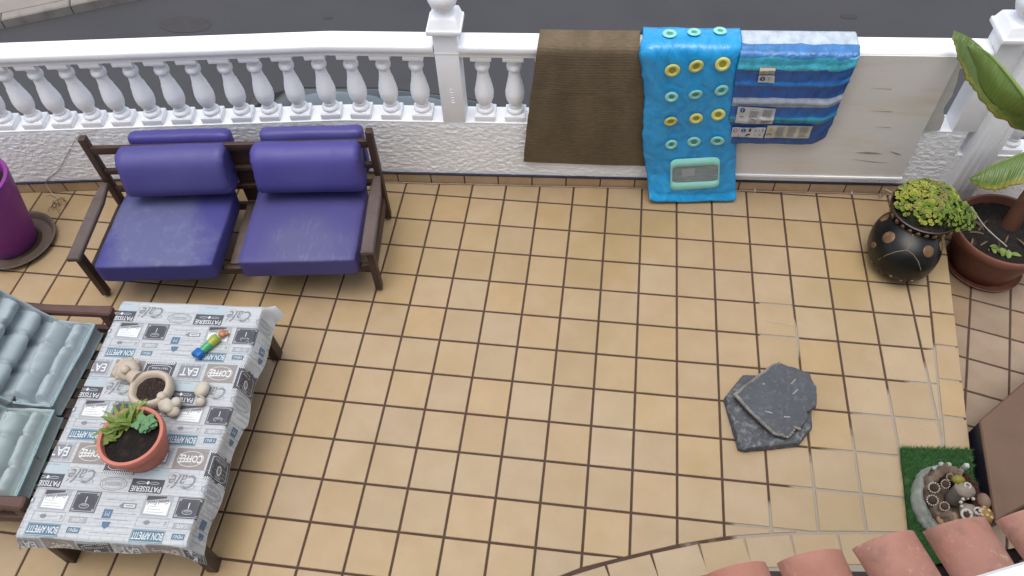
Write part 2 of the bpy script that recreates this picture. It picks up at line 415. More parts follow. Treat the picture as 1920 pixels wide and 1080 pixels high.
# lower level on the right, one step down
ZL = -.17
lb = MB(); lb.prism([(2.6, .35), (6.5, .55), (6.5, -3.6), (2.0, -3.6), (1.2, -2.4), (2.6, -2.2)], ZL - .2, ZL - .0045)
low = struct(lb.out('lower_floor', m_grout))
ang = R(-14.2); e1 = Vector((math.cos(ang), math.sin(ang))); e2 = Vector((-e1.y, e1.x)); o0 = Vector((3.277, -.553))
ext = MB()
for i in range(-6, 12):
    for j in range(-9, 7):
        c = o0 + e1 * T * (i + .5) + e2 * T * (j + .5)
        poly = [tuple(c + e1 * a + e2 * b) for a, b in ((-h, -h), (h, -h), (h, h), (-h, h))]
        poly = clip(poly, (edge_out(0) + .004, 0), (1, -.111))
        if len(poly) > 2: poly = clip(poly, (3.2, wy(3.2) - .014), (SR, -1))
        if len(poly) > 2 and c.y > -3.3:
            if inview(poly, ZL): put_tile(poly, c, low, m_low, ZL)
            else: ext.prism([p for p in poly], ZL - .012, ZL, .0022)
stuff(ext.out('tiles_beyond', m_low, low))

# ------------------------------------------------------------------ street below, far pavement
def asphalt():
    m = M('asphalt', '#444447', '#4a4a4c', scale=1.1, rough=.9, bump=.5, bscale=140, bdist=.004, c3='#404043', s3=.55, l3=.5, h3=.68, c4='#5a5a5c', s4=30, l4=.62, h4=.72)
    return m
ZS = -2.0
st = MB(); st.prism([(-60, -2), (60, -2), (60, 70), (-60, 70)], ZS - .3, ZS)
struct(st.out('street', asphalt()))
pv = MB(); d = Vector((.9685, .482)).normalized(); n = Vector((-d.y, d.x)); a = Vector((-6.102, 4.079))
def pq(s, t): return tuple(a + d * s + n * t)
m_pave = M('concrete pavement', '#9a938b', '#8f887f', scale=2.5, rough=.9, bump=.4, bscale=50, c3='#756f67', s3=1.2)
pv.prism([pq(-20, .16), pq(14, .16), pq(14, 3), pq(-20, 3)], ZS - .1, ZS + .115)
pave = struct(pv.out('pavement', m_pave))
for i in range(-6, 5):
    kb = MB(); kb.prism([pq(i * .8 + .006, 0), pq(i * .8 + .794, 0), pq(i * .8 + .794, .154), pq(i * .8 + .006, .154)], ZS - .1, ZS + .12, .015); kb.out('kerb_stone', m_pave, pave)
m_patch = M('dark street patch', '#413e3e', '#474446', scale=4, rough=.9, bump=.4, bscale=120)
street = bpy.data.objects['street']
for cx_, cy_, a_, b_ in ((-3.9, 4.33, .33, .17), (3.92, 5.1, .10, .05), (-2.2, 4.6, .06, .03)):
    mb = MB(); mb.prism([(cx_ + a_ * math.cos(q * .35) * (1 + .25 * noise.noise(Vector((q, cx_, 1)))), cy_ + b_ * math.sin(q * .35) * (1 + .25 * noise.noise(Vector((q, cx_, 4))))) for q in range(18)], ZS - .01, ZS + .004); mb.out('repair_patch', m_patch, street)
# ------------------------------------------------------------------ terrace wall: stucco base, skirting tiles, navy line
WT = .488
wall = thing('terrace_wall', 'low white rough stucco wall with tiled skirting along the street edge of the terrace', 'wall', (0, 0, 0))
XS = [-4.6, -3.6, -2.6, -1.6, -.9, -.3, .4, 1.2, 2.0, 2.6, 3.18]
def wallstrip(xs, zlo, zhi, d0, d1, mb):                         # d: distance in front of the face (towards the terrace)
    n = len(xs); v = []; f = []
    for x in xs: v += [(x, wy(x) - d1, zlo), (x, wy(x) - d1, zhi), (x, wy(x) - d0, zhi), (x, wy(x) - d0, zlo)]
    for i in range(n - 1):
        for k in range(4): f.append((4 * i + k, 4 * i + (k + 1) % 4, 4 * i + 4 + (k + 1) % 4, 4 * i + 4 + k))
    f += [(3, 2, 1, 0), tuple(4 * n - 4 + k for k in range(4))]
    mb.add(v, f)
mb = MB(); wallstrip(XS, -2.2, WT - .006, -.135, 0, mb); wallstrip([3.18, 3.6, 4.4, 6], -2.2, WT - .17 - .006, -.135, .003, mb); mb.out('stucco_base', m_stucco, wall)
mb = MB()                                                         # thrown stucco skin on the terrace side
def stuc(u, v):
    x_ = -2.95 + u * 6.11; z_ = .079 + v * (WT - .007 - .079); q = Vector((x_ * 30, z_ * 50, 0))
    h_ = noise.noise(q) * .6 + abs(noise.noise(q * 2.1 + Vector((5, 1, 0)))) * .7 + noise.noise(q * 4.3) * .3
    e_ = min(1, v / .06, (1 - v) / .06)
    return (x_, wy(x_) - .0025 - max(-.002, .0052 * h_) * e_, z_)
mb.grid(stuc, 1100, 76); mb.out('stucco_skin', m_stucco, wall, 180)
mb = MB(); wallstrip(XS, WT - .006, WT, -.137, .003, mb); wallstrip([3.19, 3.6, 4.4, 6], WT - .176, WT - .17, -.137, .006, mb); mb.out('coping_ledge', m_white, wall)
mb = MB(); wallstrip(XS[:-1] + [3.16], .0715, .081, -.002, .0155, mb); mb.out('navy_line', m_navy, wall)
x = -3.2 + .03; rs = random.Random(5)
while x < 3.1:
    x1 = min(x + T, 3.12); mb = MB()
    xs = [x + .004, x1 - .004]
    if x < BEND[0] < x1: xs = [x + .004, BEND[0], x1 - .004]
    wallstrip(xs, -.004, .0705 + rs.uniform(-.001, .001), .001, .0125 + rs.uniform(-.001, .001), mb); mb.out('skirting_tile', m_skirt, wall); x = x1
mb = MB(); wallstrip(XS[:-1] + [3.12], -.004, .07, .0008, .008, mb); mb.out('skirting_joints', m_grout, wall)
mb = MB(); wallstrip([3.2, 4, 6], ZL - .004, ZL + .07, .0025, .014, mb); mb.out('lower_skirting', m_skirt, wall)

# ------------------------------------------------------------------ balustrade on the wall
bal = thing('balustrade', 'white moulded balustrade with vase balusters and ball topped pillar on the stucco wall', 'balustrade', (0, 0, 0))
RT = 1.0
prof = [(-.004, .930), (-.003, .952), (.003, .957), (.006, .966), (.006, .986), (.002, .996), (-.01, RT), (-.112, RT), (-.124, .996), (-.128, .985), (-.126, .960), (-.118, .956), (-.118, .930)]   # (d in front of the face, z)
def rail(xs, dz=0):
    mb = MB(); n = len(prof); v = []; f = []
    for x in xs: v += [(x, wy(x) - p, q + dz) for p, q in prof]
    for i in range(len(xs) - 1):
        for k in range(n): f.append((n * i + k, n * i + n + k, n * i + n + (k + 1) % n, n * i + (k + 1) % n))
    f += [tuple(range(n)), tuple(n * (len(xs) - 1) + k for k in reversed(range(n)))]
    mb.add(v, f); return mb.out('top_rail', m_white, bal, 50)
P0, P1 = .276, .404
rail([-4.6, -3, -1.6, -.9, -.55, -.3, -.05, P0 - .001]); rail([P1 + .001, 1.2, 2.2, 3.083]); rail([3.362, 4, 6], -.17)
HB = .462
def bal_proto():
    pr_ = [(.036, .040), (.040, .044), (.0425, .052), (.0425, .064), (.038, .071), (.031, .075), (.029, .081), (.031, .085), (.031, .091), (.028, .095), (.030, .104), (.038, .122), (.0435, .142), (.0455, .165), (.0445, .190), (.0405, .222), (.0345, .258), (.0295, .290), (.0265, .318), (.0255, .336), (.027, .342), (.033, .348), (.0355, .358), (.0355, .370), (.032, .379), (.0275, .384), (.0275, .394), (.031, .404), (.037, .416), (.041, .424), (.042, .430)]
    pr2 = []
    for (a, b), (c, d_) in zip(pr_, pr_[1:]):
        pr2.append((a, b))
        if d_ - b > .015: pr2.append(((a + c) / 2, (b + d_) / 2))
    pr2.append(pr_[-1])
    def leaf(a, z, r):
        if not .17 < z < .29: return 0
        k = abs(math.sin(2 * a)) ; t = (z - .18) / .10
        top = .285 - .03 * (1 - k) ** 2
        e = max(0, 1 - abs(z - (.2 + .08 * k)) / .012)
        return .0022 * e + (.0012 if z < .2 + .08 * k else 0)
    mb = MB(); mb.lathe([(a * 1.16, b) for a, b in pr2], 28, disp=leaf)
    mb.box((0, 0, .020), (.116, .112, .040), .004); mb.box((0, 0, .446), (.112, .110, .034), .004)
    mb.box((0, 0, .0405), (.102, .1, .008), .003)
    return mb
bp_ = bal_proto(); bme = None
BX = [-3.30, -3.127, -2.955, -2.782, -2.61, -2.436, -2.268, -2.097, -1.928, -1.755, -1.582, -1.406, -1.236, -1.065, -.891, -.73, -.556, -.379, -.204, -.026, .154, .515, .686, .858, 1.03, 1.202, 1.374, 1.546, 1.718, 1.89, 2.062, 2.234, 2.406, 2.578, 2.75, 2.922]
def baluster(x, z):
    global bme
    if bme is None: o = bp_.out('baluster', m_white, bal, 40); bme = o.data
    else: o = link(bpy.data.objects.new('baluster', bme), bal)
    o.location = (x, wy(x) + .0625, z); o.rotation_euler = (0, 0, math.atan(SL if x < BEND[0] else SR)); o.scale = (1, 1, (.930 - WT) / .463)
for x in BX: baluster(x, WT)
for x in (3.47, 3.65, 3.83, 4.01): baluster(x, WT - .17)
def finial(mb, cx, cyy, z0):
    mb.lathe([(.06, z0), (.05, z0 + .01), (.04, z0 + .02), (.045, z0 + .028), (.064, z0 + .045), (.076, z0 + .075), (.078, z0 + .1), (.07, z0 + .13), (.052, z0 + .152), (.025, z0 + .166), (.0, z0 + .17)], 28, (cx, cyy, 0))
def cap(mb, cx, cyy, z0, w_, rot):
    mb.box((cx, cyy, z0 + .014), (w_, w_, .028), .006, rot)
    v = []
    for s, z in ((.93, z0 + .028), (.88, z0 + .036), (.76, z0 + .075), (.66, z0 + .083)):
        for a, b in ((-1, -1), (1, -1), (1, 1), (-1, 1)):
            q = rot @ Vector((a * s * w_ / 2, b * s * w_ / 2, 0)); v.append((cx + q.x, cyy + q.y, z))
    f = [(4 * i + k, 4 * i + (k + 1) % 4, 4 * i + 4 + (k + 1) % 4, 4 * i + 4 + k) for i in range(3) for k in range(4)] + [(12, 13, 14, 15)]
    mb.add(v, f)
rw = Matrix.Rotation(math.atan(SR), 3, 'Z')
pc = ((P0 + P1) / 2, wy(.34) + .062)
mb = MB(); mb.box((pc[0], pc[1], (WT + 1.077) / 2), (P1 - P0, .132, 1.077 - WT), .005, rw)
mb.box((pc[0], pc[1], .955), (P1 - P0 + .004, .136, .012), .003, rw)
for i, zz in enumerate((.63, .648, .666, .684, .702, .72)): mb.box((pc[0] + .01 - i * .0006, pc[1] - .0665, zz), (.012 if i % 2 else .018, .004, .005), .001, rw)
pil = mb.out('pillar', m_white, bal, 30)
mb = MB(); cap(mb, pc[0], pc[1], 1.0775, .18, rw); mb.out('pillar_cap', m_white, pil, 40)
mb = MB(); finial(mb, pc[0], pc[1], 1.16); mb.out('ball_finial', m_white, pil, 60)
# corner pillar: a flat post on the wall and a fluted pilaster in front of it
mb = MB(); mb.box((3.15, wy(3.15) + .063, (WT + 1.077) / 2), (.13, .132, 1.077 - WT), .004, rw)
cpil = mb.out('corner_pillar', m_white, bal, 30)
mb = MB(); mb.box((3.290, wy(3.29) + .015, (ZL + 1.02) / 2), (.148, .16, 1.02 - ZL), .004, rw)
for i in range(4): mb.box((3.240 + i * .034, wy(3.29) - .0655, .50), (.017, .006, .82), .002, rw)
mb.out('fluted_pilaster', m_white, cpil, 30)
mb = MB(); cap(mb, 3.165, wy(3.165) + .058, 1.0775, .205, rw); mb.out('pillar_cap', m_white, cpil, 40)
mb = MB(); finial(mb, 3.165, wy(3.165) + .058, 1.16); mb.out('ball_finial', m_white, cpil, 60)

# ------------------------------------------------------------------ the house behind the camera, its ledge and the porch roof
ha = R(18); hd = Vector((math.cos(ha), math.sin(ha))); hn = Vector((-hd.y, hd.x)); hp = Vector((1.25, -3.45))
house = thing('house', 'unseen white rendered house front with a painted window ledge at the lower right corner', 'house', (hp.x, hp.y, 0), ha)
m_house = M('house render', '#d8d6d2', '#cfccc8', scale=2, rough=.8, bump=.3, bscale=60, g=1.30)
mb = MB(); mb.box((0, -.15, 1.12), (14, .3, 3.04), .01); mb.out('unseen_facade', m_house, house)  # out of view; added to hold back sky light on the camera side
mb = MB(); mb.box((0, -2.6, 4.0), (14, .3, 3.2), .01); mb.out('unseen_upper_wall', m_house, house)  # out of view; set back so more sky light reaches the terrace
mb = MB(); mb.box((0, -1.4, 1.9), (14, 2.2, .2), .01); mb.out('balcony_floor', m_house, house)
m_ledge = M('white ledge paint', '#f0f0ee', '#e6e6e2', scale=5, rough=.5, bump=.1, g=1.39)
le = Vector((1.534, -2.944)); q = le - hp; lx, ly = q.dot(hd), q.dot(hn)
mb = MB(); rl_ = Matrix.Rotation(R(3.8), 3, 'Z'); lc = rl_ @ Vector((1.0, -.26, 0)); mb.box((lx + lc.x, ly + lc.y, 2.70), (2.4, .52, .10), .012, rl_); mb.out('ledge', m_ledge, house)
ea = R(17.6); ed = Vector((math.cos(ea), math.sin(ea))); ein = Vector((ed.y, -ed.x))
roof = thing('porch_roof', 'row of terracotta barrel roof tiles over the porch at the lower right edge', 'roof', (1.872, -2.523, 1.690), ea)
m_terr = M('terracotta roof tile', '#b58271', '#a87260', scale=7, rough=.9, bump=.8, bscale=45, bdist=.004, rand=.05, c3='#906b5b', s3=11, l3=.54, h3=.70, coord='Position', g=1.12, c4='#c7a892', s4=26, l4=.60, h4=.72)
m_mort = M('dark mortar', '#5b4a40', '#3f342d', scale=14, rough=.95, bump=.6, bscale=40)
def barrel(up_=True):
    mb = MB(); nA, nL = 12, 6; v = []; Lh = .42
    for lay in (0, 1):
        for j in range(nL + 1):
            t = j / nL; rad = (.076 - .013 * t) - lay * .011; yy = -Lh * t; zz = (.16 if up_ else .15) * Lh * 2 * t * .55
            for i in range(nA + 1):
                a = math.pi * (.04 + .92 * i / nA)
                v.append((math.cos(a) * rad, yy, zz + (math.sin(a) * rad * .82 if up_ else -math.sin(a) * rad * .6)))
    W = nA + 1; n = W * (nL + 1); f = []
    for j in range(nL):
        for i in range(nA):
            a = j * W + i; f.append((a, a + 1, a + W + 1, a + W)); f.append((n + a, n + a + W, n + a + W + 1, n + a + 1))
    for i in range(nA): f.append((i, n + i, n + i + 1, i + 1)); a = nL * W + i; f.append((a, a + 1, n + a + 1, n + a))
    for j in range(nL):
        a = j * W; f.append((a, a + W, n + a + W, n + a)); a += nA; f.append((a, n + a, n + a + W, a + W))
    mb.add(v, f); return mb
cov = chn = None; PT = .173
for r_i in range(2):
    for i in range(-3, 7):
        for kind in (0, 1):
            x = i * PT + (PT / 2 if kind else 0)
            if kind == 0:
                if cov is None: o = barrel(True).out('roof_tile', m_terr, roof, 50); cov = o.data
                else: o = link(bpy.data.objects.new('roof_tile', cov), roof)
                z = -.005
            else:
                if chn is None: o = barrel(False).out('channel_tile', m_terr, roof, 50); chn = o.data
                else: o = link(bpy.data.objects.new('channel_tile', chn), roof)
                z = -.012
            o.location = (x + .012 + rs.uniform(-.003, .003), -.004 + rs.uniform(-.004, .004) - r_i * .36 - (.085 if kind else 0), z - (.012 if kind else 0) + r_i * .066 + (0 if r_i == 0 else .01)); o.rotation_euler = (0, 0, rs.gauss(0, .02))
mb = MB(); mb.grid(lambda u, v: ((u - .3) * 1.75, -.06 - v * .72, -.05 + v * .12 + .01 * math.sin(u * 60)), 40, 6); mb.grid(lambda u, v: ((u - .3) * 1.75, -.06, -.05 - v * .03), 40, 1, True); mb.out('mortar_bed', m_mort, roof)
mb = MB(); mb.box((.35, -.42, -.12), (1.8, .68, .05), .005); mb.out('roof_slab', m_house, roof)
# ------------------------------------------------------------------ purple sofa
m_wood = M('dark stained wood', '#4b372f', '#3e2c25', scale=5, stretch=(1, 1, 1), rough=.5, bump=.2, bscale=40, bdist=.001, c3='#5a4238', s3=3, l3=.55, h3=.8)
m_woodg = M('weathered arm wood', '#665853', '#564843', scale=6, rough=.55, bump=.25, bscale=60, bdist=.001, c3='#6f625c', s3=4)
m_glide = M('metal foot glide', '#9a948a', '#7d776d', scale=20, rough=.4, metal=.7)
def vinyl():
    m = M('worn purple vinyl', '#4d488a', '#464182', scale=3, rough=.5, rvar=.08, bump=.2, bscale=110, bdist=.0006, c3='#5a5692', s3=1.6, l3=.45, h3=.75, rand=.05, g=1.12)
    return m
m_vinyl = vinyl()
def worn(kind):
    m, N, L, B = newmat('cracked worn vinyl seat')
    tc = N.new('ShaderNodeTexCoord')
    def nz(s, d, dist=0):
        n = N.new('ShaderNodeTexNoise'); n.inputs['Scale'].default_value = s; n.inputs['Detail'].default_value = d; n.inputs['Distortion'].default_value = dist; L.new(tc.outputs['Object'], n.inputs['Vector']); return n.outputs[0]
    def mr(i, a, b):
        r = N.new('ShaderNodeMapRange'); r.inputs[1].default_value = a; r.inputs[2].default_value = b; L.new(i, r.inputs[0]); return r.outputs[0]
    sp = N.new('ShaderNodeSeparateXYZ'); L.new(tc.outputs['Object'], sp.inputs[0])
    # wear sits on the middle of the seat where people sit
    vm = N.new('ShaderNodeVectorMath'); vm.operation = 'MULTIPLY'; vm.inputs[1].default_value = (3.0, 3.4, 0); L.new(tc.outputs['Object'], vm.inputs[0])
    ad = N.new('ShaderNodeVectorMath'); ad.operation = 'ADD'; ad.inputs[1].default_value = (.16, .10, 0) if kind == 0 else (-.05, .48, 0); L.new(vm.outputs[0], ad.inputs[0])
    ln = N.new('ShaderNodeVectorMath'); ln.operation = 'LENGTH'; L.new(ad.outputs[0], ln.inputs[0])
    z = mr(sp.outputs[2], .045, .06)
    c = N.new('ShaderNodeMath'); c.operation = 'MULTIPLY_ADD'; c.inputs[1].default_value = 1.5; L.new(nz(2.6, 9, .3), c.inputs[0]); 
    inv = N.new('ShaderNodeMath'); inv.operation = 'MULTIPLY'; inv.inputs[1].default_value = -.75; L.new(ln.outputs['Value'], inv.inputs[0]); L.new(inv.outputs[0], c.inputs[2])
    wmask = mr(c.outputs[0], -.06, .22) if kind == 0 else mr(c.outputs[0], .10, .55)
    f1 = N.new('ShaderNodeMath'); f1.operation = 'MULTIPLY'; L.new(wmask, f1.inputs[0]); L.new(z, f1.inputs[1])
    st_n = N.new('ShaderNodeTexNoise'); st_n.inputs['Scale'].default_value = 1; st_n.inputs['Detail'].default_value = 9; st_n.inputs['Roughness'].default_value = .65
    sm = N.new('ShaderNodeVectorMath'); sm.operation = 'MULTIPLY'; sm.inputs[1].default_value = (16, 14, 1) if kind == 0 else (40, 10, 1); L.new(tc.outputs['Object'], sm.inputs[0]); L.new(sm.outputs[0], st_n.inputs['Vector'])
    fine = mr(st_n.outputs[0], .50, .66) if kind == 0 else mr(st_n.outputs[0], .54, .74)
    f2 = N.new('ShaderNodeMath'); f2.operation = 'MULTIPLY'; L.new(f1.outputs[0], f2.inputs[0]); L.new(fine, f2.inputs[1])
    def mix(f, a, b):
        x = N.new('ShaderNodeMix'); x.data_type = 'RGBA'; L.new(f, x.inputs[0])
        for s, v in ((6, a), (7, b)):
            if isinstance(v, tuple): x.inputs[s].default_value = v
            else: L.new(v, x.inputs[s])
        return x.outputs[2]
    base = mix(nz(3, 4), lin('#4c4a8c' if kind == 0 else '#54508a'), lin('#464484' if kind == 0 else '#4d4880'))
    k1 = mix(f1.outputs[0], base, lin('#62648e' if kind == 0 else '#5e5c86')); k2 = mix(f2.outputs[0], k1, lin('#6d7096' if kind == 0 else '#74749a'))
    L.new(k2, B.inputs['Base Color']); B.inputs['Roughness'].default_value = .58; B.inputs['Specular IOR Level'].default_value = .3
    b = N.new('ShaderNodeBump'); b.inputs['Strength'].default_value = .35; b.inputs['Distance'].default_value = .001; L.new(fine, b.inputs['Height']); L.new(b.outputs[0], B.inputs['Normal'])
    return m
m_worn = [worn(0), worn(1)]
sofa = thing('sofa', 'two seat dark wood sofa with worn purple vinyl cushions against the stucco wall', 'sofa', (-1.512, -.935, 0), R(7.3))
SW, SD = 1.545, .53
for u in (0, SW):
    s = 1 if u == 0 else -1
    for v_ in (0, SD):
        top = .36 if v_ == 0 else .685
        mb = MB(); mb.beam((u, v_, .018), (u, v_ + (.0 if v_ == 0 else .012), top), .038, .046, .005, up=(0, 1, 0)); lg = mb.out('leg' if v_ == 0 else 'back_post', m_wood, sofa, 35)
        mb = MB(); mb.lathe([(.012, 0), (.016, .003), (.016, .014), (.01, .02)], 12, (u, v_, 0)); mb.out('foot_glide', m_glide, lg, 40)
    mb = MB()                                                   # arm: flat board, wider at the front
    pts = [(-.034, -.05), (.034, -.05), (.034, .36), (.014, .505), (-.02, .505), (-.034, .40)]
    mb.prism([(u + a, b) for a, b in pts], .360, .386, .006); mb.out('armrest', m_woodg, sofa, 35)
    mb = MB(); mb.beam((u + s * .004, .02, .185), (u + s * .004, SD - .02, .165), .026, .075, .004); mb.out('side_rail', m_wood, sofa, 35)
mb = MB(); mb.beam((.02, .03, .165), (SW - .02, .03, .165), .028, .05, .004); mb.out('front_rail', m_wood, sofa, 35)
mb = MB(); mb.beam((.02, SD - .02, .16), (SW - .02, SD - .02, .16), .028, .05, .004); mb.out('rear_rail', m_wood, sofa, 35)
for z in (.60, .44, .30):
    mb = MB(); mb.beam((.015, SD + .004, z), (SW - .015, SD + .004, z), .026, .05 if z > .5 else .035, .004); mb.out('back_rail', m_wood, sofa, 35)
mb = MB(); mb.beam((.80, SD + .022, .16), (.80, SD + .030, .585), .13, .014, .003, up=(0, 1, 0)); mb.out('gap_shade_panel', m_wood, sofa, 35)  # dark board added to stand for the shade between the bolsters
for i in range(7):
    mb = MB(); u = .2 + i * (SW - .4) / 6; mb.beam((u, .05, .186), (u, SD - .03, .176), .05, .012, .002); mb.out('seat_slat', m_woodg, sofa, 35)
for k, (u0, u1) in enumerate(((.092, .722), (.855, 1.472))):
    W_ = u1 - u0; uc = (u0 + u1) / 2
    def puff(x, y, z, W_=W_, k=k):
        ex = 1 - min(1, abs(x) / (W_ / 2)) ** 2; ey = 1 - min(1, abs(y) / .28) ** 2
        dz = (.016 * ex * ey if z > 0 else 0) + .0025 * noise.noise(Vector((x * 9 + k * 5, y * 9, 2)))
        dx = .008 * (1 - (z / .07) ** 2) * (1 if x > 0 else -1) * ey + .003 * noise.noise(Vector((x * 6, y * 12, z * 10 + k)))
        return (dx, .004 * noise.noise(Vector((x * 8, z * 14, 4 + k))), dz)
    from_bm('seat_cushion', rbox(W_, .57, .128, .016, 14, puff), m_worn[k], sofa, 180, (uc, .21 if k == 0 else .222, .262), (R(-2.5), 0, 0))
    W_ = .612; uc = (.468, 1.196)[k]
    sc_ = MB()
    def bol(x, y, z, W_=W_, k=k):
        e = abs(x) / (W_ / 2)
        end = max(0, e - .86) / .14
        wr = .006 * end * math.sin(math.atan2(z, y) * 16)
        t = 1 - min(1, abs(z) / .135) ** 2
        dy = -.018 * t if y < 0 else .01 * t
        return (-.012 * end * (1 if x > 0 else -1) * t, dy + wr, wr * .6 + .003 * noise.noise(Vector((x * 7, z * 7, k * 3 + y))))
    from_bm('back_bolster', rbox(W_ - .01, .165, .29, (.014, .075, .085), 16, bol), m_vinyl, sofa, 180, (uc, .470, .497), (R(-17), 0, R(.8 if k == 0 else -.6)))
    def flap(x, y, z, k=k): return (0, .006 * noise.noise(Vector((x * 5, z * 6, k))), .004 * noise.noise(Vector((x * 8, y * 8, k + 5))))
    from_bm('rear_cushion', rbox(W_ - .045, .085, .30, .03, 12, flap), m_vinyl, sofa, 180, (uc + .012, .612, .485), (R(-6), 0, 0))

# ------------------------------------------------------------------ slatted wooden bench on the left and its pale blue cushions
ba = R(3.4)
bench = thing('bench', 'reddish brown wooden slatted bench with pale blue cushions beside the coffee table', 'bench', (-1.12, -2.26, 0), ba)
m_rwood = M('reddish brown wood', '#664a41', '#553a32', scale=5, rough=.5, bump=.25, bscale=50, bdist=.001, c3='#704c40', s3=3)
m_slat = M('dark slat', '#2c201b', '#3a2a22', scale=6, rough=.55, bump=.2, bscale=50)
BL = .985
for yy in (0, BL):
    for xx in (-.02, -.70):
        top = .372 if xx > -.1 else .66
        mb = MB(); mb.beam((xx, yy, 0), (xx + (0 if xx > -.1 else .06), yy, top), .05, .05, .008, up=(0, 1, 0)); mb.out('leg', m_rwood, bench, 35)
    mb = MB(); mb.prism([(.012, yy - .030), (.022, yy - .018), (.022, yy + .018), (.012, yy + .030), (-.06, yy + .026), (-.73, yy + .022), (-.73, yy - .022), (-.06, yy - .026)], .352, .385, .008); mb.out('armrest', m_rwood, bench, 35)
    mb = MB(); mb.beam((-.02, yy, .2), (-.7, yy, .18), .03, .06, .004); mb.out('side_rail', m_rwood, bench, 35)
mb = MB(); mb.beam((-.025, .03, .19), (-.025, BL - .03, .19), .028, .055, .004); mb.out('front_rail', m_rwood, bench, 35)
mb = MB(); mb.beam((-.68, .03, .17), (-.68, BL - .03, .17), .028, .055, .004); mb.out('rear_rail', m_rwood, bench, 35)
for x_, z in ((-.455, .40), (-.53, .50), (-.605, .60)):
    mb = MB(); mb.beam((x_, .02, z), (x_, BL - .02, z), .024, .05, .004); mb.out('back_rail', m_rwood, bench, 35)
for i in range(9):
    mb = MB(); yy = .06 + i * .108; mb.beam((-.015, yy, .2255), (-.40, yy, .2150), .052, .014, .003); mb.out('slat', m_slat, bench, 35)
m_blue = M('pale blue cotton', '#a8b4b3', '#9cabab', scale=4, rough=.9, bump=.3, bscale=260, bdist=.0008, c3='#a8b5b2', s3=2.4, sheen=.2, g=1.12)
m_blue2 = M('grey blue cotton', '#a6b2b6', '#9ba9ae', scale=4, rough=.9, bump=.3, bscale=260, bdist=.0008, c3='#a9b2b5', s3=2.4, sheen=.2, g=1.12)
m_pipe = M('cushion piping', '#7f979b', '#728b90', scale=9, rough=.9, g=1.45)
def pad(label, L_, D_, H_, loc, rz, mat, seed, seat, chan=7):
    """one long tufted cushion: lies on the seat from its front edge (x=0) back to `seat`, then bends up against the rail"""
    n = noise.noise; TH = R(54); RB = .10
    def bend(s, h):                                               # s: distance from the front edge, h: height above the seat
        if s <= seat: return -s, h
        a = min((s - seat) / RB, TH); x = -seat - (RB - h) * math.sin(a); z = RB - (RB - h) * math.cos(a)
        r = s - seat - RB * TH
        if r > 0: x -= r * math.cos(TH); z += r * math.sin(TH)
        return x, z
    def dsp(x, y, z):
        s = L_ / 2 - x; ex, ey = abs(x) / (L_ / 2), abs(y) / (D_ / 2); rimd = min(L_ / 2 - abs(x), D_ / 2 - abs(y)); d = 0.
        if z > 0:
            cw = L_ / chan; t = s / cw; gr = abs(t - round(t)) * cw; inn = max(0, min(1, (rimd - .012) / .03))
            d += (-.058 * math.exp(-(gr / .011) ** 2) + .052 * (1 - math.exp(-(gr / .034) ** 2))) * inn
            yy = abs((y / D_ + .5) * 3 - round((y / D_ + .5) * 3)) * D_ / 3
            d -= .020 * math.exp(-(yy / .011) ** 2) * inn
            d -= .050 * math.exp(-((gr / .022) ** 2 + (yy / .022) ** 2)) * inn
            d -= .034 * math.exp(-((rimd - .026) / .009) ** 2); d += .006 * math.exp(-((rimd - .006) / .010) ** 2)
            rad = math.sin(math.atan2(y, .05) * 7 + seed) * .004 * math.exp(-(gr / .03) ** 2)
            d += rad * inn + .009 * n(Vector((s * 26, y * 7, seed + 2))) * inn + .008 * n(Vector((s * 40 + y * 30, y * 14, seed + 5))) * inn
        w1 = .008 * n(Vector((s * 7, y * 7, seed))) + .004 * n(Vector((s * 22, y * 20, seed + 3)))
        sd = (.008 * n(Vector((s * 16, y * 16, z * 12 + seed))) - .010 * (1 - (2 * z / H_) ** 2)) if rimd < .012 else 0
        hx, hz = bend(s, z + H_ / 2 + d + w1 * (1 if z > 0 else .2))
        return (hx - x + (sd if x > 0 else 0), sd * (1 if y > 0 else -1), hz - z)
    bmx = rbox(L_, D_, H_, .016, 84, dsp)
    th_ = thing('cushion', label, 'cushion', loc, rz, 'pale blue bench cushions')
    from_bm('tufted_pad', bmx, mat, th_, 180)
    for zz in (.012, H_ - .004):                                  # sewn piping round the rim
        pts = []; m_ = .004
        per = [(m_, -D_ / 2 + .008), (L_ - m_, -D_ / 2 + .008), (L_ - m_, D_ / 2 - .008), (m_, D_ / 2 - .008)]
        for i in range(4):
            a, b = per[i], per[(i + 1) % 4]; k = 40 if i % 2 == 0 else 20
            for q in range(k):
                s, y = a[0] + (b[0] - a[0]) * q / k, a[1] + (b[1] - a[1]) * q / k; w1 = .008 * n(Vector((s * 7, y * 7, seed)))
                x, z = bend(s, zz + (w1 if zz > .05 else 0)); pts.append((x, y, z))
        pts.append(pts[0]); mb = MB(); mb.tube(pts, .0052, 6, False); mb.out('piping', m_pipe, th_, 60)
    return th_
bm4 = Matrix.Translation((-1.12, -2.26, 0)) @ Matrix.Rotation(ba, 4, 'Z')
def bl(x, y, z): return bm4 @ Vector((x, y, z))
pad('pale grey blue tufted cushion on the half of the bench nearest the purple sofa', .80, .475, .100, bl(-.072, .700, .236), ba - R(3.5), m_blue2, 1.7, .20)
pad('greenish pale blue tufted cushion on the half of the bench nearest the viewer', .80, .450, .100, bl(-.062, .238, .236), ba + R(1.5), m_blue, 7.3, .22)

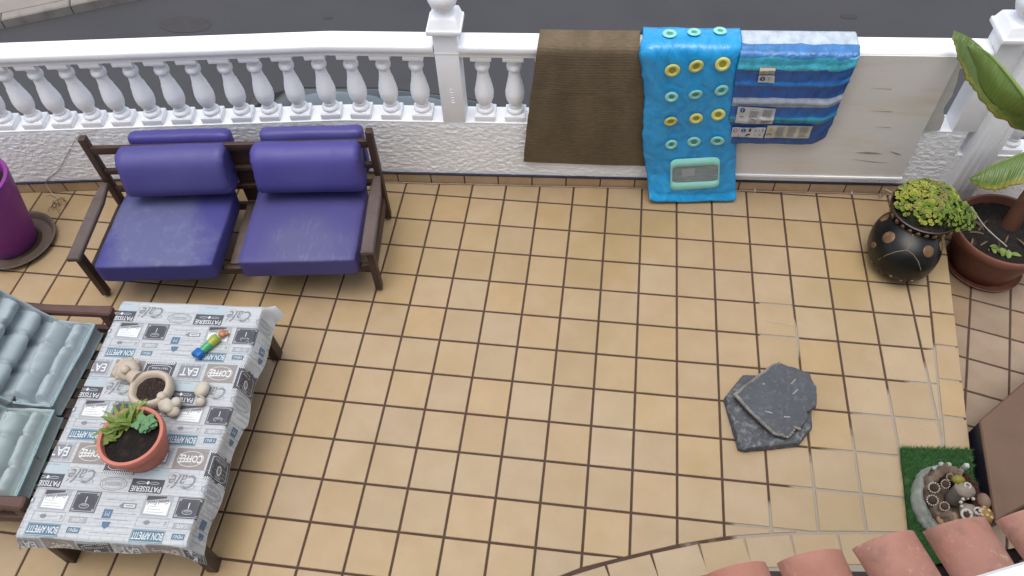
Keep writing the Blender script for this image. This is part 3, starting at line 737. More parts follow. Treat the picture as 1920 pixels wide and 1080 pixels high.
# ------------------------------------------------------------------ coffee table and printed cloth
ta = R(2.9)
tab = thing('coffee_table', 'low dark wood coffee table under a printed cloth in front of the bench', 'table', (-.725, -1.793, 0), ta)
TW, TD, TZ = .70, 1.155, .392
mb = MB(); mb.box((0, 0, TZ - .012), (TW, TD, .022), .004); mb.out('tabletop', m_wood, tab, 35)
mb = MB()
for s in (-1, 1): mb.box((0, s * (TD / 2 - .05), TZ - .05), (TW - .08, .022, .05), .003); mb.box((s * (TW / 2 - .04), 0, TZ - .051), (.022, TD - .125, .05), .003)
mb.out('apron', m_wood, tab, 35)
for a in (-1, 1):
    for b in (-1, 1):
        mb = MB(); mb.beam((a * (TW / 2 - .022), b * (TD / 2 - .030), 0), (a * (TW / 2 - .032), b * (TD / 2 - .040), TZ - .024), .05, .06, .006, up=(0, 1, 0)); mb.out('leg', m_wood, tab, 35)
CW, CD = .352, .580                                              # half size of the top under the cloth
DR = dict(r=.130, l=.10, n=.085, f=.06)
def cloth(s, t, lift=0):
    """flat cloth coordinates -> table frame"""
    dx = max(0, s - CW) - max(0, -s - CW); dy = max(0, t - CD) - max(0, -t - CD)
    x = max(-CW, min(CW, s)); y = max(-CD, min(CD, t)); d = math.hypot(dx, dy)
    z = TZ + .0045 + lift + .0022 * noise.noise(Vector((s * 5, t * 7, 1))) * (1 if abs(s) < CW - .02 and abs(t) < CD - .02 else .3)
    if d > 1e-6:
        ux, uy = dx / d, dy / d
        wav = .008 * math.sin((s if abs(dy) > abs(dx) else t) * 17 + 1.1) * min(1, d / .09) + .012 * noise.noise(Vector((s * 7, t * 7, 3))) * min(1, d / .05)
        corner = min(abs(ux), abs(uy)) * 1.4
        rr = .012; a = min(d / rr, math.pi / 2)
        out = rr * math.sin(a); dn = rr * (1 - math.cos(a))
        rest = max(0, d - rr * math.pi / 2); fl = .30 + .55 * corner if t > 0 and s > 0 else .20 + .18 * corner
        out += rest * fl + wav * (1 - .4 * corner); dn += rest * math.sqrt(max(.1, 1 - fl * fl))
        x += ux * (out + lift); y += uy * (out + lift); z -= dn
    return Vector((x, y, z))
m_cloth = M('wax cloth white', '#c9cccd', '#c0c4c6', scale=9, rough=.45, bump=.15, bscale=30, bdist=.0015, c3='#b0b5b8', s3=16, l3=.56, h3=.72, stretch=(.5, 3.0, 1), g=1.00)
NS, NT = 60, 84
mb = MB()
def cl(u, v):
    s = -CW - DR['l'] + u * (2 * CW + DR['l'] + DR['r']); t = -CD - DR['n'] + v * (2 * CD + DR['n'] + DR['f'])
    return cloth(s, t)
tc_o = sheet('tablecloth', cl, NS, NT, .0016, m_cloth); tc_o.location = (-.725, -1.793, 0); tc_o.rotation_euler = (0, 0, ta)
tag(tc_o, 'white and grey printed cafe tablecloth with lettering draped over the coffee table', 'tablecloth')
# the print: flat coloured pieces and lettering, cut along the table edges and laid on the cloth
INK = {k: lin(v) for k, v in dict(dark='#4e4f56', mid='#85868c', light='#dfe2e3', white='#e6e8e8', teal='#557689', pale='#b4c1c7', taupe='#968e88', black='#48494e', blue='#5a748e', plaid='#a8a9ac', brick='#b3b6ba').items()}
pv_, pf_, pc_ = [], [], []
LAY = [0]
def pp(poly, ink, lay):
    n = len(pv_); pv_.extend([(p[0], p[1], lay) for p in poly]); pf_.append(tuple(range(n, n + len(poly)))); pc_.append(INK[ink])
def rect(x0, y0, x1, y1, ink, lay=1): pp([(x0, y0), (x1, y0), (x1, y1), (x0, y1)], ink, lay)
def frame(x0, y0, x1, y1, w_, ink, lay=2):
    rect(x0, y0, x1, y0 + w_, ink, lay); rect(x0, y1 - w_, x1, y1, ink, lay); rect(x0, y0 + w_, x0 + w_, y1 - w_, ink, lay); rect(x1 - w_, y0 + w_, x1, y1 - w_, ink, lay)
def ellring(cx, cy_, a, b, w_, ink, lay=2, n=28):
    for i in range(n):
        t0, t1 = 2 * math.pi * i / n, 2 * math.pi * (i + 1) / n
        pp([(cx + a * math.cos(t0), cy_ + b * math.sin(t0)), (cx + a * math.cos(t1), cy_ + b * math.sin(t1)), (cx + (a - w_) * math.cos(t1), cy_ + (b - w_) * math.sin(t1)), (cx + (a - w_) * math.cos(t0), cy_ + (b - w_) * math.sin(t0))], ink, lay)
def ell(cx, cy_, a, b, ink, lay=2, n=20): pp([(cx + a * math.cos(2 * math.pi * i / n), cy_ + b * math.sin(2 * math.pi * i / n)) for i in range(n)], ink, lay)
def checker(x0, y0, x1, y1, ink='white', lay=3, rows=3):
    s = (y1 - y0) / rows; nx = int((x1 - x0) / s)
    for i in range(nx):
        for j in range(rows):
            if (i + j) % 2: rect(x0 + i * s, y0 + j * s, x0 + (i + 1) * s, y0 + (j + 1) * s, ink, lay)
_glyph = {}
def text_mesh(txt, shear=0, bold=0, space=1):
    k = (txt, shear, bold, space)
    if k not in _glyph:
        cu = bpy.data.curves.new('lettering', 'FONT'); cu.body = txt; cu.size = 1; cu.shear = shear; cu.offset = bold; cu.align_x = 'CENTER'; cu.align_y = 'CENTER'; cu.resolution_u = 2; cu.space_character = space
        o = bpy.data.objects.new('lettering', cu); COL.objects.link(o)
        me = o.evaluated_get(bpy.context.evaluated_depsgraph_get()).to_mesh()
        v = [p.co.xy[:] for p in me.vertices]; f = [tuple(p.vertices) for p in me.polygons]
        bpy.data.objects.remove(o); bpy.data.curves.remove(cu)
        x0, x1 = min(p[0] for p in v), max(p[0] for p in v); y0, y1 = min(p[1] for p in v), max(p[1] for p in v)
        _glyph[k] = ([((p[0] - x0) / (x1 - x0) - .5, (p[1] - y0) / (y1 - y0) - .5) for p in v], f)
    return _glyph[k]
def text(txt, cx, cy_, w_, h_, ink, lay=4, shear=0, bold=0, rot=0, arch=0):
    """fills a w x h box; the print faces the bench's far side, so letters stand upside down to the camera"""
    v, f = text_mesh(txt, shear, bold); n = len(pv_)
    ca, sa = math.cos(math.pi + rot), math.sin(math.pi + rot)
    for x, y in v:
        yy = y * h_ * (1 - arch * (2 * x) ** 2); X, Y = x * w_, yy
        pv_.append((cx + X * ca - Y * sa, cy_ + X * sa + Y * ca, lay))
    for q in f: pf_.append(tuple(i + n for i in q)); pc_.append(INK[ink])
PX, PY = .443, .4235
def block(ox, oy):
    X, Y = (lambda a: a + ox), (lambda b: b + oy)
    def r(x0, y0, x1, y1, ink, lay=1): rect(X(x0), Y(y0), X(x1), Y(y1), ink, lay)
    for q in range(24):                                             # faint brickwork behind everything
        yb = .120 + q * PY / 24; r(-.105, yb, .337, yb + .0013, 'brick', .4)
        for b_ in range(9):
            xb = -.10 + b_ * .049 + (.024 if q % 2 else 0); r(xb, yb + .0013, xb + .0013, yb + PY / 24, 'brick', .4)
    # wood boards
    for yy in (.262, .318, .366, .462, .532, .158): r(-.105, yy - .001, .335, yy + .001, 'mid' if yy in (.462, .158) else 'pale')
    r(.04, .467, .181, .528, 'dark'); text('PATISSERIE', X(.111), Y(.484), .128, .024, 'light', bold=.01); 
    for a in (-1, 1): ellring(X(.111 + a * .028), Y(.511), .022, .006, .0025, 'pale', 3, 14)
    ell(X(.111), Y(.512), .006, .008, 'light', 3, 10)
    r(.04, .532, .181, .577, 'pale', 1); text('Best QUALITY', X(.108), Y(.551), .12, .020, 'dark', shear=.25, bold=.008); text('SINCE 1892', X(.108), Y(.569), .06, .006, 'mid')
    text('Café', X(.252), Y(.525), .118, .062, 'mid', shear=.35); ellring(X(.285), Y(.505), .03, .012, .0018, 'mid'); ellring(X(.215), Y(.545), .028, .02, .0015, 'mid'); ellring(X(.255), Y(.53), .05, .028, .0014, 'mid')
    ellring(X(-.036), Y(.499), .060, .030, .0025, 'mid'); ellring(X(-.036), Y(.499), .050, .022, .0014, 'mid'); text('DELICIOUS', X(-.036), Y(.499), .074, .015, 'mid', arch=.25)
    # badge with chequered ends
    pp([(X(-.104), Y(.118)), (X(.036), Y(.118)), (X(.036), Y(.252)), (X(-.104), Y(.252))], 'dark', 1)
    checker(X(-.104), Y(.238), X(.036), Y(.252)); checker(X(-.104), Y(.118), X(.036), Y(.132))
    pts = [(-.09, .147), (-.07, .137), (.002, .137), (.022, .147), (.022, .222), (.002, .232), (-.07, .232), (-.09, .222)]
    for i in range(8):
        a, b = pts[i], pts[(i + 1) % 8]; d = Vector((b[0] - a[0], b[1] - a[1])).normalized() * .002; nn = (-d.y, d.x)
        pp([(X(a[0]), Y(a[1])), (X(b[0]), Y(b[1])), (X(b[0] + nn[0]), Y(b[1] + nn[1])), (X(a[0] + nn[0]), Y(a[1] + nn[1]))], 'light', 3)
    ell(X(-.034), Y(.178), .016, .022, 'light', 3); ell(X(-.034), Y(.178), .011, .016, 'mid', 4); text('TRATTORIA', X(-.034), Y(.217), .08, .010, 'light'); text('MENU', X(-.034), Y(.148), .04, .008, 'light')
    # good food sheet
    r(.124, .372, .244, .460, 'plaid'); pp([(X(.136), Y(.382)), (X(.236), Y(.378)), (X(.236), Y(.436)), (X(.136), Y(.428))], 'white', 2)
    pp([(X(.132), Y(.436)), (X(.215), Y(.450)), (X(.215), Y(.458)), (X(.132), Y(.456))], 'black', 3); text('Good Food', X(.184), Y(.430), .09, .018, 'dark', 4, .25, .01, rot=.10)
    for q in range(3): r(.145, .388 + q * .012, .22 - q * .018, .3895 + q * .012, 'mid', 3)
    # cup square
    r(.265, .370, .374, .459, 'dark'); frame(X(.269), Y(.374), X(.370), Y(.455), .003, 'plaid'); ell(X(.319), Y(.414), .040, .033, 'black', 2); text('l', X(.319), Y(.424), .003, .026, 'light'); ellring(X(.319), Y(.397), .022, .011, .003, 'plaid', 3); ell(X(.319), Y(.401), .015, .006, 'mid', 3)
    for a in (-1, 1):
        for b in (-1, 1): ell(X(.3195 + a * .042), Y(.4145 + b * .033), .005, .004, 'plaid', 3, 8)
    # arrow board and boards
    for q in range(6): r(-.06 + .02 * (q % 2), .29 + q * .028, .11 - .012 * (q % 3), .2915 + q * .028, 'mid')
    pp([(X(.024), Y(.408)), (X(.042), Y(.394)), (X(.042), Y(.397)), (X(.098), Y(.397)), (X(.098), Y(.420)), (X(.042), Y(.420)), (X(.042), Y(.423))], 'mid', 2); r(.046, .402, .092, .415, 'light', 3); r(.052, .406, .087, .411, 'mid', 4)
    r(-.032, .352, .007, .390, 'blue', 2); text('M', X(-.012), Y(.371), .018, .02, 'pale'); pp([(X(-.02), Y(.338)), (X(.016), Y(.338)), (X(.012), Y(.318)), (X(-.002), Y(.308)), (X(-.016), Y(.318))], 'blue', 2)
    # spoon line, BON APPETIT, small plates
    ell(X(.165), Y(.345), .014, .009, 'mid', 2); r(.178, .344, .225, .3465, 'plaid', 2); text('c', X(.243), Y(.345), .012, .014, 'mid'); frame(X(.12), Y(.325), X(.257), Y(.364), .0012, 'mid')
    r(.117, .264, .257, .316, 'teal'); text('BON APPETIT', X(.187), Y(.290), .128, .030, 'white', bold=.005); frame(X(.119), Y(.266), X(.255), Y(.314), .0018, 'pale')
    r(.279, .325, .354, .351, 'plaid'); text('CAFE', X(.316), Y(.338), .045, .014, 'light'); frame(X(.279), Y(.325), X(.354), Y(.351), .0015, 'mid')
    r(.288, .283, .342, .307, 'teal'); text('MENU', X(.315), Y(.295), .04, .014, 'light')
    # EAT and COFFEE
    r(.050, .165, .172, .250, 'plaid', 1); r(.062, .174, .160, .238, 'mid', 2); text('EAT', X(.111), Y(.206), .082, .042, 'light', bold=.012)
    for q in range(5): r(.052 + q * .026, .166, .057 + q * .026, .249, 'pale', 1.5)
    r(.187, .158, .330, .253, 'taupe', 1); text('COFFEE', X(.258), Y(.205), .104, .032, 'white', bold=.02, arch=-.35); ellring(X(.258), Y(.205), .058, .036, .0022, 'light', 3); r(.187, .236, .330, .2375, 'mid', 2); r(.187, .176, .330, .1775, 'mid', 2)
for i in (-2, -1, 0, 1):
    for j in (-3, -2, -1, 0): block(i * PX, j * PY)
bm = bmesh.new()
vs = [bm.verts.new((p[0], p[1], p[2] * .00012)) for p in pv_]
cl_lay = bm.faces.layers.int.new('ink')
for k, f in enumerate(pf_):
    try: q = bm.faces.new([vs[i] for i in f]); q[cl_lay] = k
    except ValueError: pass
def cutp(co, no, clear): bmesh.ops.bisect_plane(bm, geom=bm.verts[:] + bm.edges[:] + bm.faces[:], plane_co=co, plane_no=no, clear_outer=clear)
e = .003
cutp((CW + DR['r'] - e, 0, 0), (1, 0, 0), True); cutp((-CW - DR['l'] + e, 0, 0), (-1, 0, 0), True); cutp((0, CD + DR['f'] - e, 0), (0, 1, 0), True); cutp((0, -CD - DR['n'] + e, 0), (0, -1, 0), True)
for d in (0, .006, .013, .019, .045, .075, .105):
    cutp((CW + d, 0, 0), (1, 0, 0), False); cutp((0, -CD - d, 0), (0, -1, 0), False)
    if d < .03: cutp((0, CD + d, 0), (0, 1, 0), False); cutp((-CW - d, 0, 0), (-1, 0, 0), False)
for k in range(-16, 15): cutp((0, k * .045, 0), (0, 1, 0), False)
for k in range(-9, 11): cutp((k * .05, 0, 0), (1, 0, 0), False)
fv, ff, fc = [], [], []
for q in bm.verts: q.co = cloth(q.co.x, q.co.y, .0009 + q.co.z)
bm.verts.index_update()
O('printed_lettering', [q.co[:] for q in bm.verts], [[x.index for x in f.verts] for f in bm.faces], attr_mat('cloth print ink', .45), tc_o, col=[pc_[f[cl_lay]] for f in bm.faces])
bm.free()
# ------------------------------------------------------------------ things hung over the balustrade
def path_fn(pts):
    """pts: (v, d, z) -> smooth interpolation along the hang; d is the distance in front of the wall face"""
    def f(v):
        for (a, d0, z0), (b, d1, z1) in zip(pts, pts[1:]):
            if v <= b + 1e-9:
                t = (v - a) / (b - a); return d0 + (d1 - d0) * t, z0 + (z1 - z0) * t
        return pts[-1][1:]
    return f
def lerp(tab, z):
    tab = sorted(tab)
    if z <= tab[0][0]: return tab[0][1]
    for (a, x0), (b, x1) in zip(tab, tab[1:]):
        if z <= b: return x0 + (x1 - x0) * (z - a) / (b - a)
    return tab[-1][1]
def tube_path(raw, n):                                            # resample (d,z) polyline to even arc length with rounded corners
    P = [Vector(p) for p in raw]
    for _ in range(3):
        Q = [P[0]]
        for a, b in zip(P, P[1:]): Q += [a * .75 + b * .25, a * .25 + b * .75]
        P = Q + [P[-1]]
    L_ = [0]
    for a, b in zip(P, P[1:]): L_.append(L_[-1] + (b - a).length)
    o = []; k = 0
    for i in range(n + 1):
        s = L_[-1] * i / n
        while k < len(L_) - 2 and L_[k + 1] < s: k += 1
        t = (s - L_[k]) / max(1e-9, L_[k + 1] - L_[k]); q = P[k].lerp(P[k + 1], t); o.append((i / n, q.x, q.y))
    return o
# brown rug
m_rug = None
def rugmat():
    m, N, L, B = newmat('brown ribbed rug')
    tc = N.new('ShaderNodeTexCoord'); mp = N.new('ShaderNodeMapping'); mp.inputs['Scale'].default_value = (14, 90, 1); L.new(tc.outputs['UV'], mp.inputs[0])
    n = N.new('ShaderNodeTexNoise'); n.inputs['Scale'].default_value = 1.0; n.inputs['Detail'].default_value = 7; n.inputs['Roughness'].default_value = .7; L.new(mp.outputs[0], n.inputs['Vector'])
    n2 = N.new('ShaderNodeTexNoise'); n2.inputs['Scale'].default_value = 5; n2.inputs['Detail'].default_value = 4; L.new(tc.outputs['UV'], n2.inputs['Vector'])
    wv = N.new('ShaderNodeTexWave'); wv.wave_type = 'BANDS'; wv.bands_direction = 'Y'; wv.inputs['Scale'].default_value = 26; wv.inputs['Distortion'].default_value = 3.0; wv.inputs['Detail'].default_value = 3; wv.inputs['Detail Scale'].default_value = 3; L.new(tc.outputs['UV'], wv.inputs['Vector'])
    x = N.new('ShaderNodeMix'); x.data_type = 'RGBA'; x.inputs[6].default_value = lin('#72654f', 1.05); x.inputs[7].default_value = lin('#81715e', 1.05); 
    r = N.new('ShaderNodeMapRange'); r.inputs[1].default_value = .35; r.inputs[2].default_value = .68; L.new(n.outputs[0], r.inputs[0]); L.new(r.outputs[0], x.inputs[0])
    y_ = N.new('ShaderNodeMix'); y_.data_type = 'RGBA'; y_.blend_type = 'MULTIPLY'; r2 = N.new('ShaderNodeMapRange'); r2.inputs[1].default_value = .35; r2.inputs[2].default_value = .7; r2.inputs[3].default_value = 0; r2.inputs[4].default_value = .45; L.new(n2.outputs[0], r2.inputs[0]); L.new(r2.outputs[0], y_.inputs[0]); L.new(x.outputs[2], y_.inputs[6]); y_.inputs[7].default_value = (.45, .43, .4, 1)
    L.new(y_.outputs[2], B.inputs['Base Color']); B.inputs['Roughness'].default_value = 1; B.inputs['Specular IOR Level'].default_value = .1
    ad = N.new('ShaderNodeMath'); ad.operation = 'MULTIPLY_ADD'; ad.inputs[1].default_value = .22; L.new(wv.outputs['Fac'], ad.inputs[0]); L.new(n.outputs[0], ad.inputs[2])
    b = N.new('ShaderNodeBump'); b.inputs['Strength'].default_value = .6; b.inputs['Distance'].default_value = .005; L.new(ad.outputs[0], b.inputs['Height']); L.new(b.outputs[0], B.inputs['Normal'])
    return m
rp = path_fn(tube_path([(-.15, .62), (-.142, .99), (-.135, 1.014), (.0, 1.018), (.021, 1.005), (.028, .96), (.026, .6), (.022, .40), (.014, 0)], 60))
rug_l = [(0, .715), (.265, .738), (.635, .774), (1.02, .822)]; rug_r = [(0, 1.49), (.187, 1.466), (.649, 1.401), (.928, 1.366), (1.02, 1.338)]
def rug_fn(u, v):
    v_end = .86 + .025 * u + .014 * math.sin(u * 5.2 + .3) * u
    d, z = rp(v * v_end)
    fr = max(0, min(1, (v - .45) / .4))
    wob = .008 * noise.noise(Vector((u * 2.2, z * 1.6, 1))) * fr
    x = lerp(rug_l, z) * (1 - u) + lerp(rug_r, z) * u + .004 * noise.noise(Vector((z * 14, u * 40, 2))) * (1 if u in (0, 1) else .3)
    d2 = d + wob + .006 * fr * math.sin(u * 9 + 1) * (v > .6)
    return (x, wy(x) - (max(d2, .012) if v > .5 else d), z)
rug = sheet('rug', rug_fn, 40, 120, .007, rugmat()); tag(rug, 'brown ribbed rug hung over the white balustrade beside the blue lilo', 'rug')

# blue lilo with drink-holder rings
def film(name, build):
    m, N, L, B = newmat(name); build(m, N, L, B); return m
def crinkle(N, L, B, scale=(7, 16), strength=.5, dist=.006, extra=None):
    tc = N.new('ShaderNodeTexCoord'); mp = N.new('ShaderNodeMapping'); mp.inputs['Scale'].default_value = (scale[0], scale[1], 1); L.new(tc.outputs['UV'], mp.inputs[0])
    n = N.new('ShaderNodeTexNoise'); n.inputs['Scale'].default_value = 1; n.inputs['Detail'].default_value = 6; n.inputs['Distortion'].default_value = 1.8; n.inputs['Roughness'].default_value = .5; L.new(mp.outputs[0], n.inputs['Vector'])
    vo = N.new('ShaderNodeTexVoronoi'); vo.feature = 'DISTANCE_TO_EDGE'; vo.inputs['Scale'].default_value = 1.1; L.new(n.outputs['Color'], vo.inputs['Vector'])
    ad = N.new('ShaderNodeMath'); ad.operation = 'MULTIPLY_ADD'; ad.inputs[1].default_value = .5; L.new(vo.outputs[0], ad.inputs[0]); L.new(n.outputs[0], ad.inputs[2])
    b = N.new('ShaderNodeBump'); b.inputs['Strength'].default_value = strength; b.inputs['Distance'].default_value = dist; L.new(ad.outputs[0], b.inputs['Height']); L.new(b.outputs[0], B.inputs['Normal'])
    return tc, n
def lilo_b(m, N, L, B):
    tc, n = crinkle(N, L, B, (5, 12), .8, .010)
    x = N.new('ShaderNodeMix'); x.data_type = 'RGBA'; x.inputs[6].default_value = lin('#1693d4', 1.1); x.inputs[7].default_value = lin('#2cadea', 1.1)
    r = N.new('ShaderNodeMapRange'); r.inputs[1].default_value = .35; r.inputs[2].default_value = .7; L.new(n.outputs[0], r.inputs[0]); L.new(r.outputs[0], x.inputs[0]); L.new(x.outputs[2], B.inputs['Base Color'])
    B.inputs['Roughness'].default_value = .24; B.inputs['Specular IOR Level'].default_value = .55; B.inputs['Subsurface Weight'].default_value = .0
lilo = thing('lilo', 'bright blue deflated lilo with rows of yellow and green rings hung over the balustrade', 'lilo', (0, 0, 0))
lp = path_fn(tube_path([(-.17, .70), (-.158, .99), (-.145, 1.022), (-.06, 1.035), (.012, 1.03), (.034, 1.01), (.040, .94), (.044, .6), (.050, .3), (.062, .13), (.072, .045), (.078, .014)], 80))
def lilo_fn(u, v, off=0):
    d, z = lp(v)
    zz = min(1, max(0, z)) if v > .2 else 1
    bot = max(0, 1 - z / .2) if v > .5 else 0
    xl = 1.350 + (1 - zz) * .140 - .02 * (v < .25) * (1 - v / .25); xr = 1.842 + (1 - zz) * .163
    xl += .010 * math.sin(z * 9 + 1) * (v > .3) + .006 * noise.noise(Vector((z * 20, 3, 1))); xr += .006 * math.sin(z * 8 + 2) * (v > .3)
    x = xl + (xr - xl) * u
    e = min(u, 1 - u, max(0, (1 - v) * 2.4)); pf = min(1, max(0, e - .012) / .10) ** .5
    d += .022 * pf + .012 * pf * (noise.noise(Vector((u * 2.2, v * 5, 2))) + .30 * noise.noise(Vector((u * 7 + v * 6, v * 20 - u * 5, 5))) + .12 * noise.noise(Vector((u * 18 - v * 12, v * 30 + u * 9, 8)))) + bot * (.035 * (1 - u) + .005) + off
    if v > .97: d += (v - .97) * .9
    up = .012 * pf if v < .42 else 0
    corner = .022 * max(0, 1 - u / .08) * max(0, (v - .9) / .1) ** 2 + .012 * max(0, 1 - (1 - u) / .1) * max(0, (v - .9) / .1) ** 2
    return Vector((x, wy(x) - d, z + up + corner + bot * .004 * math.sin(u * 11)))
sheet('air_mattress', lilo_fn, 56, 150, .012, film('blue lilo vinyl', lilo_b), lilo, 180)
def surf_frame(fn, u, v):
    p = fn(u, v); a = (fn(min(1, u + .01), v) - fn(max(0, u - .01), v)).normalized(); b = (fn(u, min(1, v + .006)) - fn(u, max(0, v - .006))).normalized(); n = -a.cross(b).normalized()
    return p + n * (.012 if fn is lilo_fn else .006), a, n.cross(a), n
def find_uv(fn, x, z, lo=.3, hi=1.0, free_u=True):                # parameters of the point of a hung sheet at a given x and height
    best = None
    for i in range(61):
        for j in range(141):
            p = fn(i / 60, lo + (hi - lo) * j / 140); e = (p.x - x) ** 2 + (p.z - z) ** 2
            if best is None or e < best[0]: best = (e, i / 60, lo + (hi - lo) * j / 140)
    return best[1:]
m_mint = M('mint vinyl', '#93d0c4', '#84c4b8', scale=8, rough=.3, bump=.2, bscale=40, g=1.30); m_yel = M('yellow vinyl', '#d2ce78', '#c6c068', scale=8, rough=.3, bump=.2, bscale=40, g=1.30)
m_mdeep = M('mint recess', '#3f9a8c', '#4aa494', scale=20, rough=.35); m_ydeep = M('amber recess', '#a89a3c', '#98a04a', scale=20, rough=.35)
rings = [[(1.480, None), (1.604, None), (1.733, None)], [(1.51, .928), (1.631, .955), (1.753, .969)], [(1.529, .765), (1.656, .785), (1.779, .807)], [(1.552, .598), (1.679, .619), (1.799, .645)], [(1.573, .423), (1.702, .445), (1.826, .473)]]
rr_ = random.Random(11)
for i, row in enumerate(rings):
    for k, (x, z) in enumerate(row):
        if z is None:
            tgt = (.229, .253, .273)[k]; best = min((abs(lilo_fn(.25 + .25 * k, .1 + q * .003).y - tgt) + (0 if lilo_fn(.25 + .25 * k, .1 + q * .003).z > 1.0 else 9), .1 + q * .003) for q in range(140)); v = best[1]
            u = min((abs(lilo_fn(q / 60, v).x - x), q / 60) for q in range(61))[1]
        else: u, v = find_uv(lilo_fn, x, z)
        p, a, b, n = surf_frame(lilo_fn, u, v); rot = Matrix((a, b, n)).transposed() @ Matrix.Rotation(rr_.uniform(0, 1), 3, 'Z') @ Matrix.Rotation(rr_.uniform(-.12, .12), 3, 'X')
        g = i % 2 == 0; sz = .0255 + rr_.uniform(-.001, .0025) + (.002 if i == 1 else 0)
        mb = MB(); mb.torus(p + n * .0075, sz, .0105, 18, 8, rot, 1, 1 - rr_.uniform(0, .12), .5); ring = mb.out('ring', m_mint if g else m_yel, lilo, 60)
        mb = MB(); vv = [p + n * (.0078 + .0008 * math.sin(3 * t)) + rot @ Vector((sz * .93 * math.cos(t), sz * .88 * math.sin(t), 0)) for t in [2 * math.pi * q / 18 for q in range(18)]]
        mb.add([p + n * .0065] + vv, [(0, q + 1, (q + 1) % 18 + 1) for q in range(18)]); mb.out('recess', m_mdeep if g else m_ydeep, ring, 60)
# see-through window with a mint surround
wu, wv_ = find_uv(lilo_fn, 1.737, .215)
def on_lilo(x, z, h_):
    u, v = find_uv(lilo_fn, x, z); p, a, b, n = surf_frame(lilo_fn, u, v); return p + n * h_
c = [Vector((1.585, .318)), Vector((1.860, .345)), Vector((1.895, .118)), Vector((1.612, .080))]; ci = [Vector((1.604, .262)), Vector((1.858, .288)), Vector((1.876, .170)), Vector((1.618, .146))]
def rrect(c, n=5, r=.16):
    o = []
    for i in range(4):
        a, b, d = c[i - 1], c[i], c[(i + 1) % 4]
        for k in range(n + 1):
            t = k / n; p0 = b.lerp(a, r); p2 = b.lerp(d, r); o.append(p0 * (1 - t) ** 2 + b * 2 * t * (1 - t) + p2 * t ** 2)
    return o
def lilo_xy(x, z):                                                # quick evaluator on a local plane fitted to the mattress front
    return None
pw, aw, bw, nw = surf_frame(lilo_fn, wu, wv_)
def onplane(q, h_):                                               # window sits in the local tangent plane
    dx = q.x - pw.x; dz = q.y - pw.z
    den = aw.x * bw.z - aw.z * bw.x; s = (dx * bw.z - dz * bw.x) / den; t = (aw.x * dz - aw.z * dx) / den
    return pw + aw * s + bw * t + nw * h_
Oo, Oi = rrect(c), rrect(ci); n = len(Oo)
mb = MB(); v = [onplane(q, .004) for q in Oo] + [onplane(q, .016) for q in [a.lerp(b, .3) for a, b in zip(Oo, Oi)]] + [onplane(q, .014) for q in [a.lerp(b, .8) for a, b in zip(Oo, Oi)]] + [onplane(q, .006) for q in Oi]
f = [(l * n + i, l * n + (i + 1) % n, (l + 1) * n + (i + 1) % n, (l + 1) * n + i) for l in range(3) for i in range(n)]
mb.add(v, f); win = mb.out('window_frame', m_mint, lilo, 60)
m_clear = M('cloudy clear vinyl', '#7f8f95', '#93a0a2', scale=10, rough=.15, bump=.4, bscale=14, bdist=.004, c3='#aab2b0', s3=9, stretch=(1, 1, 5))
mb = MB(); mb.add([onplane(q, .0062) for q in Oi], [tuple(range(n))[::-1]]); mb.out('window_pane', m_clear, win)
mb = MB(); mb.add([onplane(Vector(q), .0075) for q in ((1.66, .255), (1.735, .262), (1.738, .205), (1.664, .196))], [(3, 2, 1, 0)]); mb.out('care_label', M('paper label', '#a9b0b2', '#9da6a8', scale=30, rough=.5), win)

# folded striped pool sheet with printed labels
def bag_b(m, N, L, B):
    tc, n = crinkle(N, L, B, (11, 18), .7, .008)
    sp = N.new('ShaderNodeSeparateXYZ'); L.new(tc.outputs['UV'], sp.inputs[0])
    n2 = N.new('ShaderNodeTexNoise'); n2.inputs['Scale'].default_value = 4.5; n2.inputs['Detail'].default_value = 4; L.new(tc.outputs['UV'], n2.inputs['Vector'])
    up_ = N.new('ShaderNodeMapRange'); up_.inputs[1].default_value = .58; up_.inputs[2].default_value = .70; up_.inputs[3].default_value = .055; up_.inputs[4].default_value = .008; L.new(sp.outputs[1], up_.inputs[0])
    s0 = N.new('ShaderNodeMath'); s0.operation = 'SUBTRACT'; s0.inputs[1].default_value = .5; L.new(n2.outputs[0], s0.inputs[0])
    s1 = N.new('ShaderNodeMath'); s1.operation = 'MULTIPLY_ADD'; L.new(s0.outputs[0], s1.inputs[0]); L.new(up_.outputs[0], s1.inputs[1]); L.new(sp.outputs[1], s1.inputs[2])
    cr = N.new('ShaderNodeValToRGB'); cr.color_ramp.interpolation = 'CONSTANT'
    bands = BAG_BANDS
    el = cr.color_ramp.elements
    el[0].position = bands[0][0]; el[0].color = lin(bands[0][1]); el[1].position = bands[1][0]; el[1].color = lin(bands[1][1])
    for p, c_ in bands[2:]: e_ = el.new(p); e_.color = lin(c_)
    L.new(s1.outputs[0], cr.inputs[0])
    n3 = N.new('ShaderNodeTexNoise'); n3.inputs['Scale'].default_value = 14; n3.inputs['Detail'].default_value = 5; L.new(tc.outputs['UV'], n3.inputs['Vector'])
    hv = N.new('ShaderNodeHueSaturation'); r = N.new('ShaderNodeMapRange'); r.inputs[1].default_value = .3; r.inputs[2].default_value = .7; r.inputs[3].default_value = .82; r.inputs[4].default_value = 1.2; L.new(n3.outputs[0], r.inputs[0]); L.new(r.outputs[0], hv.inputs['Value']); L.new(cr.outputs[0], hv.inputs['Color'])
    L.new(hv.outputs[0], B.inputs['Base Color']); B.inputs['Roughness'].default_value = .22; B.inputs['Specular IOR Level'].default_value = .55
bp2 = tube_path([(-.175, .66), (-.165, .99), (-.15, 1.014), (.02, 1.022), (.048, 1.008), (.056, .95), (.058, .7), (.058, .44)], 80); bpf = path_fn(bp2)
def v_at(z):                                                       # v of a height on the front of the sheet
    return min((abs(q[2] - z), q[0]) for q in bp2 if q[1] > .04)[1]
VEND = .985
